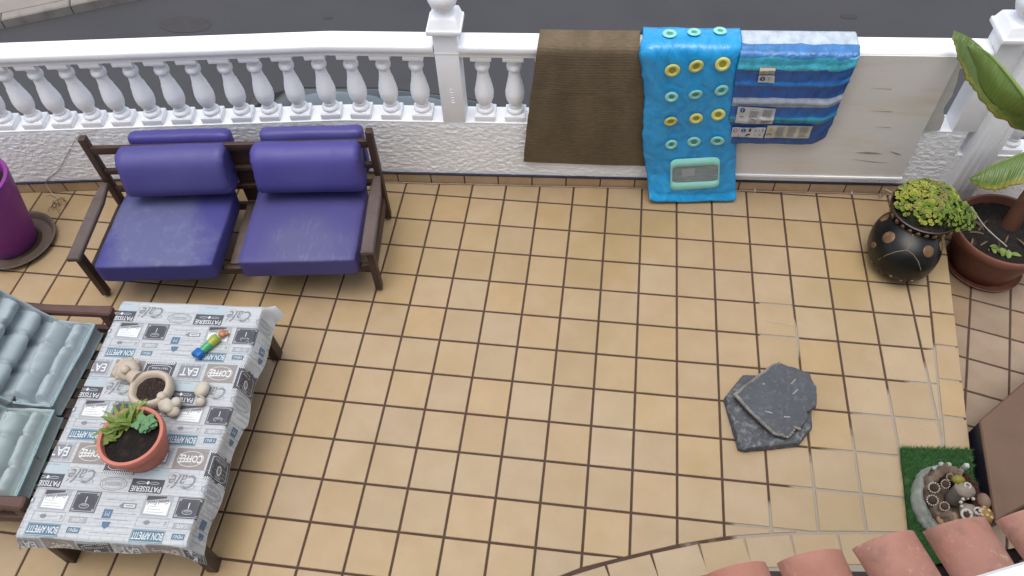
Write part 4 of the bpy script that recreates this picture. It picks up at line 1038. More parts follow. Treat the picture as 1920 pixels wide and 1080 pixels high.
def bag_fn(u, v):
    vv = v
    if u > .86: vv = v * (1 - .05 * ((u - .86) / .14) ** 2 * (v > .5))
    d, z = bpf(min(1, vv))
    front = v > .45
    xl = lerp([(.4, 1.893), (.50, 1.886), (.58, 1.857), (.72, 1.855), (.91, 1.836), (1.02, 1.838)], z) if front else 1.842
    xr = lerp([(.4, 2.395), (.5, 2.40), (.6, 2.409), (.78, 2.406), (.98, 2.413), (1.02, 2.422)], z) if front else 2.425
    x = xl + (xr - xl) * u
    wr = noise.noise(Vector((u * 5, v * 18, 3))) * .005 + noise.noise(Vector((u * 16, v * 22, 6))) * .0025
    ridge = 0
    for q in RIDGES: ridge += .010 * math.exp(-((v - q - .008 * noise.noise(Vector((u * 4, q * 9, 1)))) / .012) ** 2)
    d += .012 + wr + (ridge if front else 0)
    return Vector((x, wy(x) - max(d, .0) if front else wy(x) - d, z + (0 if front else wr * .5 + .004)))
RIDGES = [v_at(.945), v_at(.85), v_at(.74), v_at(.615)]
def rise(v): return v
vz = [v_at(z) for z in (1.004, .945, .859, .840, .762, .706, .638, .588)]
vt = .5 * (bp2[0][0] + 1)
vtop = min((abs(q[1] + .02) + (0 if q[2] > 1 else 9), q[0]) for q in bp2)[1]; vtop2 = min((abs(q[1] - .035) + (0 if q[2] > 1 else 9), q[0]) for q in bp2)[1]
BAG_BANDS = [(0, '#2a66ac'), (.12, '#c4d0dc'), (vtop - .012, '#3f7ebc'), (vz[0], '#45acc2'), (vz[1], '#2c66b0'), (vz[2], '#2e7ac4'), (vz[3], '#285eaa'), (vz[4], '#a9b4c4'), (vz[5], '#2c68b2'), (vz[6], '#3a9cb4'), (vz[7], '#2a5aa0')]
bag = thing('pool_sheet', 'folded blue striped pool film with white warning labels right of the lilo', 'pool sheet', (0, 0, 0))
sheet('film', bag_fn, 60, 150, .006, film('striped pool film', bag_b), bag, 180)
# labels, printed flat: white plates, pictograms and grey text lines
LK = {k: lin(v) for k, v in dict(w='#c9cac8', cream='#c2bfae', g='#8d8f90', b='#235089', y='#b9a74c', r='#a84a4a', k='#33363c').items()}
def label(corners, items, ink='w'):
    """corners in (x, z): top-left, top-right, bottom-right, bottom-left"""
    C_ = [Vector(q) for q in corners]
    def at(s, t, h_):
        q = C_[0].lerp(C_[1], s).lerp(C_[3].lerp(C_[2], s), t)
        return q, h_
    base = []
    fr = {}
    def P_(s, t, h_):
        q, _ = at(s, t, 0); v = v_at(q.y); xl = bag_fn(0, v).x; xr = bag_fn(1, v).x; u = max(0, min(1, (q.x - xl) / (xr - xl)))
        p, a, b, n_ = surf_frame(bag_fn, u, v); return Vector((q.x, p.y, q.y)) + n_ * h_ + Vector((0, -.002, 0))
    mb = MB(); mb.cur = LK[ink]; NX, NZ = 10, 6
    mb.grid(lambda s, t: P_(s, t, .008), NX, NZ, True)
    for it in items:
        k = it[0]; mb.cur = LK[it[1]]; x0, y0, x1, y1 = it[2:6]
        if k == 'rect': mb.add([P_(x0, y0, .0095), P_(x1, y0, .0095), P_(x1, y1, .0095), P_(x0, y1, .0095)], [(3, 2, 1, 0)])
        if k == 'disc':
            cx, cy_ = (x0 + x1) / 2, (y0 + y1) / 2; vv = [P_(cx + (x1 - x0) / 2 * math.cos(a), cy_ + (y1 - y0) / 2 * math.sin(a), it[6] + .0055 if len(it) > 6 else .0095) for a in [2 * math.pi * i / 16 for i in range(16)]]; mb.add(vv, [tuple(range(16))[::-1]])
        if k == 'tri': mb.add([P_((x0 + x1) / 2, y0, .0095), P_(x1, y1, .0095), P_(x0, y1, .0095)], [(2, 1, 0)])
        if k == 'mark': mb.add([P_(x0, y0, .0108), P_(x1, y0, .0108), P_(x1, y1, .0108), P_(x0, y1, .0108)], [(3, 2, 1, 0)])
        if k == 'lines':
            nl = it[6]; rl = random.Random(int(x0 * 99) + nl)
            for i in range(nl):
                t = y0 + (y1 - y0) * (i + .25) / nl; t2 = t + (y1 - y0) / nl * .42; xx = x0 + (x1 - x0) * rl.uniform(.7, 1)
                mb.add([P_(x0, t, .0095), P_(xx, t, .0095), P_(xx, t2, .0095), P_(x0, t2, .0095)], [(3, 2, 1, 0)])
    return mb.out('warning_label', attr_mat('printed label', .35), bag)
def bang(x0, y0, x1, y1):
    cx = (x0 + x1) / 2; h_ = y1 - y0; w_ = (x1 - x0) * .08
    return [('mark', 'w', cx - w_, y0 + h_ * .2, cx + w_, y0 + h_ * .62), ('mark', 'w', cx - w_, y0 + h_ * .7, cx + w_, y0 + h_ * .82)]
label([(1.945, .960), (2.023, .958), (2.027, .915), (1.949, .917)], [('tri', 'y', .12, .12, .42, .8), ('mark', 'k', .255, .35, .285, .6), ('rect', 'k', .6, .38, .70, .56), ('rect', 'k', .74, .4, .82, .56), ('rect', 'k', .86, .38, .93, .54), ('lines', 'g', .6, .66, .92, .86, 2)], 'cream')
label([(1.95, .911), (2.031, .909), (2.039, .860), (1.954, .864)], [('disc', 'b', .1, .15, .42, .78)] + bang(.1, .15, .42, .78) + [('rect', 'g', .62, .2, .65, .75), ('rect', 'g', .68, .3, .78, .36), ('rect', 'r', .68, .5, .74, .56)])
label([(1.887, .706), (2.087, .699), (2.092, .590), (1.892, .596)], [('disc', 'b', .07, .06, .21, .34)] + bang(.07, .06, .21, .34) + [('rect', 'k', .08, .56, .15, .6), ('rect', 'k', .1, .62, .2, .66), ('lines', 'g', .34, .2, .62, .95, 12), ('lines', 'g', .68, .1, .96, .95, 14), ('lines', 'g', .34, .08, .6, .14, 1)])
label([(1.887, .562), (2.066, .565), (2.062, .492), (1.89, .497)], [('disc', 'r', .03, .1, .17, .5), ('disc', 'w', .055, .16, .145, .44, .005), ('mark', 'r', .05, .28, .15, .33), ('rect', 'k', .215, .03, .225, .97), ('disc', 'b', .27, .1, .42, .48)] + bang(.27, .1, .42, .48) + [('rect', 'k', .50, .16, .58, .42), ('disc', 'k', .51, .06, .57, .2), ('rect', 'k', .46, .66, .58, .78), ('rect', 'k', .44, .78, .5, .88), ('rect', 'g', .7, .15, .73, .4), ('rect', 'g', .8, .2, .83, .35), ('rect', 'g', .9, .15, .95, .38), ('rect', 'k', .84, .66, .9, .72), ('rect', 'g', .7, .7, .74, .76)])
label([(2.071, .579), (2.308, .584), (2.308, .497), (2.072, .492)], [('tri', 'y', .05, .1, .14, .4), ('rect', 'k', .03, .66, .05, .76), ('rect', 'k', .05, .62, .11, .67), ('rect', 'k', .11, .66, .13, .76), ('lines', 'g', .22, .06, .43, .9, 9), ('lines', 'g', .48, .06, .68, .9, 9), ('lines', 'g', .74, .06, .95, .9, 9)], 'cream')

# white panel fixed in front of the balusters
m_panel = M('yellowed white panel', '#dddad4', '#d6d2cb', scale=1.6, rough=.55, bump=.12, bscale=25, c3='#cfc2ab', s3=2.4, l3=.55, h3=.75, stretch=(.6, .6, 3.2), g=1.25)
panel = thing('panel', 'stained off white panel fixed over the balusters right of the blue pool film', 'panel', (0, 0, 0))
def wallpoly(pts, d0, d1, name, mat, parent, sm=None):
    n = len(pts); v = [(x, wy(x) - d0, z) for x, z in pts] + [(x, wy(x) - d1, z) for x, z in pts]
    f = [tuple(range(n)), tuple(n + i for i in reversed(range(n)))] + [(i, n + i, n + (i + 1) % n, (i + 1) % n) for i in range(n)]
    return O(name, v, f, mat, parent, sm)
wallpoly([(1.80, .150), (2.939, .150), (2.928, .40), (2.926, .7), (2.921, .990), (1.80, .990)][::-1], .012, .020, 'board', m_panel, panel)
jag = [(2.90, .965), (2.945, .962), (2.950, .93), (2.957, .88), (2.972, .83), (2.977, .78), (2.984, .74), (2.979, .69), (2.976, .66), (2.985, .63), (3.004, .60), (3.012, .56), (3.016, .50), (2.90, .498)]
wallpoly(jag[::-1], .008, .011, 'torn_film', M('torn white film', '#c3c1bc', '#b8b5af', scale=6, rough=.5, g=1.25), panel)
wallpoly([(1.80, .136), (2.945, .136), (2.944, .1485), (1.80, .1485)][::-1], .010, .030, 'lower_lip', m_white, panel)
m_smear = M('brown smear', '#a3947f', '#b3a797', scale=30, rough=.7)
for pts in ([(2.62, .335), (2.68, .343), (2.74, .338), (2.77, .328), (2.70, .325)], [(2.80, .352), (2.86, .335), (2.88, .322), (2.85, .327)], [(2.62, .284), (2.75, .268), (2.83, .262), (2.74, .263)], [(2.55, .79), (2.66, .787), (2.66, .783)], [(2.60, .64), (2.72, .637), (2.71, .632)], [(2.66, .53), (2.75, .526), (2.74, .522)]):
    wallpoly([(a, b) for a, b in pts][::-1], .0205, .0212, 'stain', m_smear, panel)
# ------------------------------------------------------------------ purple pot and saucer at the left edge
m_pot_p = M('purple plastic pot', '#7d2f80', '#742878', scale=3, rough=.42, bump=.1, bscale=60, c3='#8a3f8c', s3=3, g=1.30, c4='#9a5a9a', s4=7, l4=.62, h4=.8, st4=(1, 1, .3))
m_soil = M('potting soil', '#241c17', '#15110e', scale=30, rough=1, bump=1, bscale=60, bdist=.012, c3='#3a2e25', s3=18)
t = thing('flower_pot', 'tall purple plastic flower pot standing in a saucer at the left edge', 'pot', (-2.252, -.628, .012))
mb = MB(); mb.lathe([(.132, 0), (.142, .012), (.160, .1), (.189, .25), (.218, .41), (.228, .47), (.232, .490), (.230, .499), (.212, .501), (.205, .492), (.195, .40)], 48); mb.out('pot_body', m_pot_p, t, 50)
mb = MB(); mb.lathe([(.0, .41), (.1, .412), (.196, .405)], 32, close=False); mb.out('soil', m_soil, t, 60)
m_sau = M('brown plastic saucer', '#77665a', '#6a594e', scale=5, rough=.5, bump=.15, c3='#574a41', s3=4); m_sin = M('dirty wet saucer base', '#4a4233', '#3a3428', scale=8, rough=.35, c3='#5a5240', s3=5)
t = thing('plant_saucer', 'round brown plant saucer under the tall purple pot', 'saucer', (-2.216, -.629, 0))
mb = MB(); mb.lathe([(.17, .0), (.195, .006), (.214, .03), (.224, .036), (.225, .041), (.220, .043), (.209, .039), (.190, .013), (.0, .010)], 56); mb.out('dish', m_sau, t, 50)
mb = MB(); mb.lathe([(.0, .0112), (.188, .0125)], 40, close=False); mb.out('dirt_film', m_sin, t)
m_twig = M('dry brown stems', '#4b3a2a', '#5d4936', scale=20, rough=.9)
mb = MB(); rt = random.Random(4)
for i in range(14):
    a = rt.uniform(0, 6.28); p = Vector((rt.uniform(-.04, .04), rt.uniform(-.05, .05), .008)); d = Vector((math.cos(a), math.sin(a), 0)) * rt.uniform(.03, .08)
    mb.tube([p, p + d * .5 + Vector((0, 0, .015)), p + d + Vector((rt.uniform(-.02, .02), rt.uniform(-.02, .02), 0))], [.0018, .0015, .001], 5)
o = mb.out('dry_stems', m_twig, None, 60); o.location = (-2.13, -.30, 0); tag(o, 'small tangle of dry brown stems on the tiles between purple pot and sofa', 'dry stems')

# ------------------------------------------------------------------ table things
m_tc = M('terracotta', '#a8675a', '#9c5c4b', scale=5, rough=.7, bump=.2, bscale=50, c3='#b5786a', s3=4, g=1.60)
t = thing('potted_plant', 'small terracotta pot with a green shoot and dark soil on the printed tablecloth', 'potted plant', (-.668, -1.985, TZ + .0045))
mb = MB(); mb.lathe([(.098, 0), (.102, .004), (.112, .06), (.120, .112), (.122, .114), (.134, .116), (.1365, .122), (.1375, .150), (.135, .157), (.128, .159), (.121, .156), (.119, .145), (.113, .08)], 48); mb.out('pot', m_tc, t, 45)
mb = MB(); mb.lathe([(.0, .118), (.05, .121), (.09, .119), (.118, .124)], 40, close=False, disp=lambda a, z, r: .0); mb.out('soil', m_soil, t, 60)
m_lf = M('fresh green leaf', '#74863a', '#627a30', scale=14, rough=.5, c3='#98a04c', s3=5, bump=.2, bscale=60, g=1.15); m_lf2 = M('blue green clover leaf', '#5f8a5a', '#4f7a4e', scale=14, rough=.55, g=1.15)
def blade(mb, base, d, L_, w_, droop=.3, fold=.2, n=6):
    d = Vector(d).normalized(); side = d.cross(Vector((0, 0, 1)));
    if side.length < 1e-3: side = Vector((1, 0, 0))
    side.normalize(); v = []; f = []; up = side.cross(d)
    for i in range(n + 1):
        t_ = i / n; p = Vector(base) + d * L_ * t_ - Vector((0, 0, droop * L_ * t_ * t_)); ww = w_ * math.sin(math.pi * min(1, .12 + .88 * t_)) ** .8
        v += [p - side * ww + up * fold * ww, p, p + side * ww + up * fold * ww]
    for i in range(n):
        for k in range(2): a = i * 3 + k; f.append((a, a + 1, a + 4, a + 3))
    mb.add(v, f)
rl = random.Random(21)
mb = MB()
for c0, nl, L0 in (((-.055, .045, .12), 34, .125), ((-.02, .07, .12), 20, .11), ((-.075, .0, .12), 14, .085)):
    for i in range(nl):
        a = rl.uniform(1.1, 4.0); e_ = rl.uniform(.15, 1.15)
        blade(mb, Vector(c0) + Vector((rl.uniform(-.018, .018), rl.uniform(-.018, .018), .01)), (math.cos(a) * math.cos(e_), math.sin(a) * math.cos(e_), math.sin(e_) * .9), L0 * rl.uniform(.7, 1.25), .0085 * rl.uniform(.7, 1.3), .35)
mb.out('pointed_leaves', m_lf, t, 60)
mb = MB()
for i in range(26):
    c_ = Vector((.045 + rl.gauss(0, .022), .06 + rl.gauss(0, .017), .145 + rl.uniform(0, .03)))
    for k in range(3):
        a = rl.uniform(0, 6.28) * .1 + k * 2.09 + i; blade(mb, c_, (math.cos(a), math.sin(a), .25), .024, .011, .4, .15, 4)
    mb.tube([c_, Vector((.04, .05, .12))], .001, 4)
mb.out('clover_leaves', m_lf2, t, 60)
mb = MB()
for a in (2.9, 3.3, 3.6): blade(mb, (-.09, -.035, .135), (math.cos(a), math.sin(a), .35), .08, .008, .9)
mb.out('drooping_shoot', m_lf, t, 60)
m_cream = M('cream painted plaster', '#b9aa97', '#c4b7a6', scale=6, rough=.7, bump=.35, bscale=50, bdist=.002, c3='#94826d', s3=7, l3=.58, h3=.75, g=1.10)
m_white2 = M('chalky figurine plaster', '#c6beb0', '#b7ad9d', scale=10, rough=.75, bump=.35, bscale=60, c3='#8f836f', s3=14, l3=.62, h3=.74, g=1.15)
t = thing('planter', 'cream plaster planter with a bonneted head and feet, holding dry soil on the tablecloth', 'planter', (-.735, -1.715, TZ + .0045))
def lump(a, z, r): return .004 * noise.noise(Vector((math.cos(a) * 2, math.sin(a) * 2, z * 20)))
mb = MB(); mb.lathe([(.055, 0), (.075, .004), (.092, .025), (.099, .045), (.096, .063), (.090, .072), (.083, .076), (.074, .073), (.068, .06), (.062, .045)], 36, disp=lump, sx=1.02, sy=.98); mb.out('bowl', m_cream, t, 60)
mb = MB(); mb.lathe([(.0, .050), (.03, .052), (.066, .050)], 28, close=False); so_ = mb.out('dry_soil', M('dry bark soil', '#3b2d27', '#2a201c', scale=40, rough=1, bump=1, bscale=90, bdist=.01, c3='#6b5a50', s3=30, l3=.6, h3=.68), t, 60)
mb = MB(); rb_ = random.Random(8)
for i in range(46):
    a, r0 = rb_.uniform(0, 6.28), rb_.uniform(0, .058); mb.box((r0 * math.cos(a), r0 * math.sin(a), .054), (.014, .004, .003), .0005, Matrix.Rotation(rb_.uniform(0, 3.1), 3, 'Z') @ Matrix.Rotation(rb_.uniform(-.5, .5), 3, 'X'))
mb.out('bark_chips', M('bark chips', '#4d3c34', '#2d221d', scale=30, rough=1, rand=.1), so_)
mb = MB(); mb.ball((-.155, .088, .045), .052, 3, 1.05, 1.0, .62, .15, 6); mb.lathe([(.03, .0), (.052, .006), (.060, .02), (.052, .03), (.03, .034)], 26, (-.168, .098, .02), lambda a, z, r: .006 * math.sin(9 * a)); mb.out('bonnet', m_cream, t, 60)
mb = MB(); mb.ball((-.140, .070, .083), .021, 3, 1, 1, .9); mb.tube([(-.12, .06, .05), (-.07, .04, .055)], [.03, .04], 10); mb.out('head', m_cream, t, 60)
for p, dr in (((.085, -.045, .05), .0), ((.125, -.095, .04), .3)): pass
mb = MB(); mb.ball((.098, -.068, .045), .036, 3, 1.25, .9, .8, .15, 5, Matrix.Rotation(-.6, 3, 'Z')); mb.ball((.072, -.035, .066), .022, 2, 1, 1, .9); mb.ball((.135, -.045, .045), .024, 2, 1, 1, .8); mb.ball((.13, -.085, .03), .028, 2, 1.1, 1, .8); mb.out('feet', m_white2, t, 60)
t = thing('figurine', 'small cream bird figurine lying on the tablecloth beside the plaster planter', 'figurine', (-.515, -1.695, TZ + .0045))
mb = MB(); mb.ball((0, .018, .027), .034, 3, .95, 1.15, .78, .12, 5); mb.ball((-.022, .03, .024), .018, 2, .7, 1.2, .8); mb.out('body', m_white2, t, 60)
mb = MB(); mb.ball((.012, -.042, .022), .0215, 3, 1, 1, .98, .05); mb.out('head', m_white2, t, 60)
mb = MB(); mb.torus((.008, -.022, .022), .017, .0025, 18, 6, Matrix.Rotation(R(90), 3, 'X')); mb.out('collar', m_white2, t, 60)
t = thing('toy_tube', 'small plastic toy with blue foot, green and yellow body and orange top on the tablecloth', 'toy', (-.572, -1.440, TZ + .0045), R(60))
mt = lambda n, c, c2, r=.3: M(n, c, c2, scale=12, rough=r)
mb = MB(); mb.box((-.062, 0, .021), (.040, .046, .040), .008); mb.box((-.072, .018, .021), (.03, .014, .03), .005); mb.out('foot', mt('blue toy plastic', '#1466b4', '#0f5aa8'), t, 50)
mb = MB(); mb.tube([(-.044, 0, .021), (-.02, 0, .0215), (.004, 0, .0225)], [.018, .0205, .021], 20); mb.out('lower_body', mt('green toy plastic', '#3f9a72', '#55a85a'), t, 50)
mb = MB(); mb.tube([(.004, 0, .0225), (.03, 0, .024), (.046, 0, .024), (.05, 0, .024)], [.0212, .024, .0225, .018], 20); mb.out('upper_body', mt('lime toy plastic', '#a4b23c', '#98a636'), t, 50)
mb = MB(); mb.tube([(.0505, 0, .024), (.055, 0, .024)], [.021, .021], 20); mb.out('white_collar', m_white2, t, 50)
mb = MB(); mb.ball((.075, .0, .02), .018, 2, 1, 1.1, .8); mb.ball((.088, .016, .016), .010, 2); mb.ball((.092, -.014, .015), .011, 2); mb.out('top', mt('pale orange toy plastic', '#c98d68', '#b97a54'), t, 60)

# ------------------------------------------------------------------ stepping stones
def slate(n_, a, b, c3_, s=30):
    return M(n_, a, b, scale=s, rough=.75, bump=.9, bscale=70, bdist=.005, c3=c3_, s3=38, l3=.52, h3=.66)
m_st1 = slate('grey rubber paver', '#5a5d61', '#484b4f', '#7f8285', 60); m_st2 = slate('dark broken paver', '#56595d', '#4e5155', '#64676d', 14)
m_edge = M('chipped paver edge', '#99948d', '#7d7872', scale=25, rough=.9, bump=.8, bscale=60)
def slab(name, poly, z0, z1, mat, parent, bev=.014, nz=.003, res=2, seed=0):
    P = [Vector(p) for p in poly]; Q = []
    for i in range(len(P)):
        a, b = P[i], P[(i + 1) % len(P)]; n_ = max(1, int((b - a).length / .02))
        for k in range(n_):
            q = a.lerp(b, k / n_); Q.append(q + Vector((noise.noise(Vector((q.x * 40, q.y * 40, seed))), noise.noise(Vector((q.x * 40, q.y * 40, seed + 9))))) * nz)
    area = sum(Q[i].x * Q[(i + 1) % len(Q)].y - Q[(i + 1) % len(Q)].x * Q[i].y for i in range(len(Q)))
    if area < 0: Q.reverse()
    cen = sum(Q, Vector((0, 0))) / len(Q); rings = []
    n = len(Q); v = []; f = []
    def ring(sc_, z):
        for q in Q: p = cen + (q - cen) * sc_; v.append((p.x, p.y, z + nz * .5 * noise.noise(Vector((p.x * 30, p.y * 30, seed + 4)))))
    k = bev / .2
    ring(1.0, z0); ring(1.0, z1 - bev * .8); ring(1 - k * .35, z1 - bev * .2); ring(1 - k, z1); ring(.6, z1 - .002); ring(.3, z1 - .004)
    for l in range(5):
        for i in range(n): f.append((l * n + i, l * n + (i + 1) % n, (l + 1) * n + (i + 1) % n, (l + 1) * n + i))
    v.append((cen.x, cen.y, z1 - .004))
    for i in range(n): f.append((5 * n + i, 5 * n + (i + 1) % n, 6 * n))
    f.append(tuple(range(n - 1, -1, -1)))
    return O(name, v, f, mat, parent, 40)
t = thing('stepping_stone', 'angular grey paver with speckled face lying flat under the broken one', 'paver', (2.10, -1.31, 0), 0, 'dark pavers stacked on the tiles')
P0_ = [(1.987, -1.108), (1.892, -1.25), (1.949, -1.512), (1.975, -1.519), (2.23, -1.462), (2.30, -1.37), (2.31, -1.2), (2.2, -1.09)]
slab('slab', [(a - 2.10, b + 1.31) for a, b in P0_], .001, .045, m_st1, t, .018, .003)
mb = MB()
mb.tube([(-.055 + .02 * math.sin(q * .3), -.02 - q * .018, .0425) for q in range(8)], .0035, 6); mb.out('raised_ridge', m_st1, t, 60)
t = thing('stepping_stone', 'dark broken paver with a ragged rounded edge lying tilted on top of the grey one', 'paver', (2.13, -1.26, .056), 0, 'dark pavers stacked on the tiles')
U_ = [(1.931, -1.257), (2.03, -1.16), (2.125, -1.07), (2.168, -1.052), (2.195, -1.066), (2.255, -1.075), (2.295, -1.10), (2.318, -1.15), (2.324, -1.21), (2.316, -1.27), (2.27, -1.315), (2.262, -1.36), (2.225, -1.40), (2.205, -1.395), (2.19, -1.425), (2.165, -1.448), (2.105, -1.437), (2.0, -1.335)]
o = slab('slab', [(a - 2.13, b + 1.26) for a, b in U_], 0, .034, m_st2, t, .010, .012, seed=5); o.rotation_euler = (R(2.2), R(1.5), 0)
eb = MB()
for a, b in zip(U_[12:] + U_[:3], U_[13:] + U_[:4]):
    a2, b2 = Vector((a[0] - 2.13, a[1] + 1.26, .020)), Vector((b[0] - 2.13, b[1] + 1.26, .020)); n_ = max(2, int((b2 - a2).length / .012))
    for k in range(n_): eb.ball(a2.lerp(b2, k / n_) + Vector((0, 0, .006 + .004 * noise.noise(Vector((k, a[0] * 9, 1))))), .0085, 1, 1.3, 1.2, 1.1, .3)
e_ = eb.out('chipped_edge', m_edge, t); e_.rotation_euler = (R(2.2), R(1.5), 0)
eb = MB(); rc = random.Random(2)
for (x_, y_, a_, l_) in ((.085, .105, .9, .04), (.09, .05, .85, .04), (-.06, .075, .3, .012), (-.045, -.075, -.2, .035), (.04, -.09, .1, .03)):
    eb.box((x_, y_, .0345), (l_, .007, .002), .0008, Matrix.Rotation(a_, 3, 'Z'))
e_ = eb.out('paint_fleck', M('pale fleck', '#a5a6a3', '#8b8b88', scale=40, rough=.8), t); e_.rotation_euler = (R(2.2), R(1.5), 0)

# ------------------------------------------------------------------ beetle planter and succulents
BC, BR = Vector((2.875, -.252, .150)), Vector((.180, .212, .152))
m_blk = M('black glazed ceramic', '#0b0a0a', '#121110', scale=5, rough=.34, bump=.12, bscale=30, spec=.35, c3='#2a1d14', s3=3, l3=.62, h3=.8)
m_gold = M('bronze glaze', '#7a5c3c', '#5f452c', scale=20, rough=.4, c3='#95744c', s3=15); m_ov = M('tan oval glaze', '#8a6a48', '#76573a', scale=20, rough=.45, g=1.2); m_rim = M('brown rim glaze', '#2b1a12', '#1a100b', scale=8, rough=.35); m_pale = M('faded gold line', '#8f7d58', '#6f5f40', scale=20, rough=.5)
t = thing('beetle_planter', 'black ceramic beetle planter with bronze spots holding yellow green succulents by the wall', 'planter', (BC.x, BC.y, 0))
def Lc(p): return Vector(p) - Vector((BC.x, BC.y, 0))
mb = MB(); mb.ball((0, 0, BC.z), 1, 5, *BR)
v2 = []
for p in mb.v:
    p = Vector(p); q = p
    if p.z < BC.z:
        k = (BC.z - p.z) / BR.z; r2 = math.hypot(p.x / BR.x, p.y / BR.y); want = max(0, 1 - k ** 3.2) ** (1 / 2.6); s_ = want / r2 if r2 > 1e-4 else 1; q = Vector((p.x * s_, p.y * s_, max(.003, p.z)))
    v2.append(q)
mb.v = [tuple(q) for q in v2]
mb.out('body', m_blk, t, 180)
def on_body(p):
    q = Vector(p) - BC; q = q / math.sqrt((q.x / BR.x) ** 2 + (q.y / BR.y) ** 2 + (q.z / BR.z) ** 2); p = BC + q; n_ = Vector((q.x / BR.x ** 2, q.y / BR.y ** 2, q.z / BR.z ** 2)).normalized(); return Lc(p), n_
def spot(p, r0, r1, mat=m_gold, name='spot', th=.006):
    c_, n_ = on_body(p); a = n_.orthogonal().normalized(); b = n_.cross(a); mb = MB(); rot = Matrix((a, b, n_)).transposed(); mb.ball(c_, 1, 3, r0, r1, th, rot=rot); return mb.out(name, mat, t, 60)
spot((2.741, -.308, .251), .034, .034); spot((2.689, -.296, .164), .018, .022); spot((2.931, -.395, .258), .034, .032); spot((2.742, -.15, .245), .03, .026); spot((3.03, -.33, .235), .03, .026)
def line(pts, r, name='seam'):
    mb = MB(); mb.tube([on_body(p)[0] + on_body(p)[1] * .002 for p in pts], r, 6); return mb.out(name, m_pale, t, 60)
line([(2.851, -.317, .297), (2.838, -.36, .281), (2.82, -.396, .257)], .003); line([(2.82, -.396, .257), (2.774, -.393, .235), (2.736, -.388, .193), (2.718, -.37, .13)], .0022); line([(2.82, -.396, .257), (2.851, -.416, .25), (2.882, -.443, .225), (2.909, -.463, .181)], .0022)
for a_, z_ in ((-2.05, .085), (-1.75, .075), (-1.45, .085), (-2.75, .06), (-2.5, .045), (-2.3, .035), (-1.95, .028), (-1.6, .026), (-1.25, .035)):
    kq = (BC.z - z_) / BR.z; wq = max(0, 1 - kq ** 3.2) ** (1 / 2.6); mb = MB(); mb.ball((BR.x * wq * math.cos(a_), BR.y * wq * math.sin(a_), z_), .0105, 2); mb.out('stud', m_gold, t, 60)
RC = Vector((2.938, -.150, -.012)); tilt = Matrix.Rotation(R(-6), 3, 'X')
mb = MB(); mb.lathe([(.142, .245), (.154, .262), (.170, .30), (.182, .334), (.183, .341), (.176, .344), (.168, .338), (.158, .29)], 48); mb.v = [tuple(Vector(p) + RC - Vector((BC.x, BC.y, 0))) for p in mb.v]; rimo = mb.out('rim', m_rim, t, 60)
for i in range(26):
    a = 2 * math.pi * i / 26; c_ = RC - Vector((BC.x, BC.y, 0)) + Vector((math.cos(a) * .1735, math.sin(a) * .1735, .304)); n_ = Vector((math.cos(a), math.sin(a), -.40)).normalized(); b = Vector((-math.sin(a), math.cos(a), 0)); rot = Matrix((b, n_.cross(b), n_)).transposed()
    mb = MB(); mb.ball(c_, 1, 2, .0125, .024, .007, rot=rot); mb.out('rim_spot', m_ov, rimo, 60)
mb = MB(); mb.lathe([(.0, .318), (.1, .32), (.160, .312)], 30, close=False); mb.v = [tuple(Vector(p) + RC - Vector((BC.x, BC.y, 0))) for p in mb.v]; mb.out('soil', m_soil, t)
t2 = thing('succulent', 'dense clump of yellow green succulent rosettes spilling over the beetle planter', 'succulent', (RC.x + .005, RC.y + .022, .30))
suc = [M('yellow green leaf', '#b4b552', '#a0a544', scale=20, rough=.45, g=1.20), M('green leaf', '#8aa044', '#77903a', scale=20, rough=.45, g=1.20), M('olive leaf', '#8a8648', '#9d965c', scale=20, rough=.5, g=1.20), M('deep green leaf', '#56742a', '#4a6826', scale=20, rough=.45, g=1.20)]
rq = random.Random(33); clumps = [[], [], [], []]
ros = []
def dome(x_, y_): return .052 * max(0, 1 - (x_ * x_ + y_ * y_) / .048)
for _ in range(2600):
    x_, y_ = rq.uniform(-.2, .25), rq.uniform(-.2, .22)
    e1_ = ((x_ - .01) / .168) ** 2 + ((y_ - .018) / .158) ** 2; e2_ = ((x_ - .135) / .09) ** 2 + ((y_ + .075) / .09) ** 2
    if e1_ > 1 and e2_ > 1: continue
    z_ = max(.095 * max(0, 1 - e1_) ** .6, .085 * max(0, 1 - e2_) ** .6) + .022 + .018 * noise.noise(Vector((x_ * 18, y_ * 18, 1)))
    if all((x_ - a) ** 2 + (y_ - b) ** 2 > .0115 ** 2 for a, b, *_ in ros): ros.append((x_, y_, z_))
mbs = [MB() for _ in suc]
for x_, y_, z_ in ros:
    g = noise.noise(Vector((x_ * 9, y_ * 9, 7))); zone = (x_ - .13) ** 2 + (y_ + .085) ** 2 < .0085
    k = (1 if g < .25 else 3) if zone else (0 if g > -.05 else (1 if g > -.28 else 2))
    if rq.random() < .25: k = rq.choice((0, 1, 2, 3))
    c_ = Vector((x_, y_, z_)); ax = Vector((x_ * 1.6 + rq.gauss(0, .12), y_ * 1.6 - .05 + rq.gauss(0, .12), .35)).normalized(); a_ = ax.orthogonal().normalized(); b_ = ax.cross(a_); s = rq.uniform(.75, 1.3); nl = rq.choice((5, 6, 7))
    for lay, (el, ln, wd) in enumerate(((.25, .0125, .0055), (.8, .0085, .0042))):
        for i in range(nl):
            th = 2 * math.pi * (i + lay * .5) / nl + x_ * 50; d_r = (a_ * math.cos(th) + b_ * math.sin(th)); tip = c_ + (d_r * math.cos(el) + ax * math.sin(el)) * ln * s; side = ax.cross(d_r) * wd * s; mid = c_ + (d_r * math.cos(el) + ax * math.sin(el)) * ln * .62 * s - ax * .001
            mbs[k].add([c_, mid - side, tip, mid + side, tip * .5 + mid * .5 + ax * .003], [(0, 3, 4), (0, 4, 1), (3, 2, 4), (1, 4, 2)])
    mbs[k].tube([c_, Vector((x_ * .9, y_ * .9, -.012))], .0016, 4)
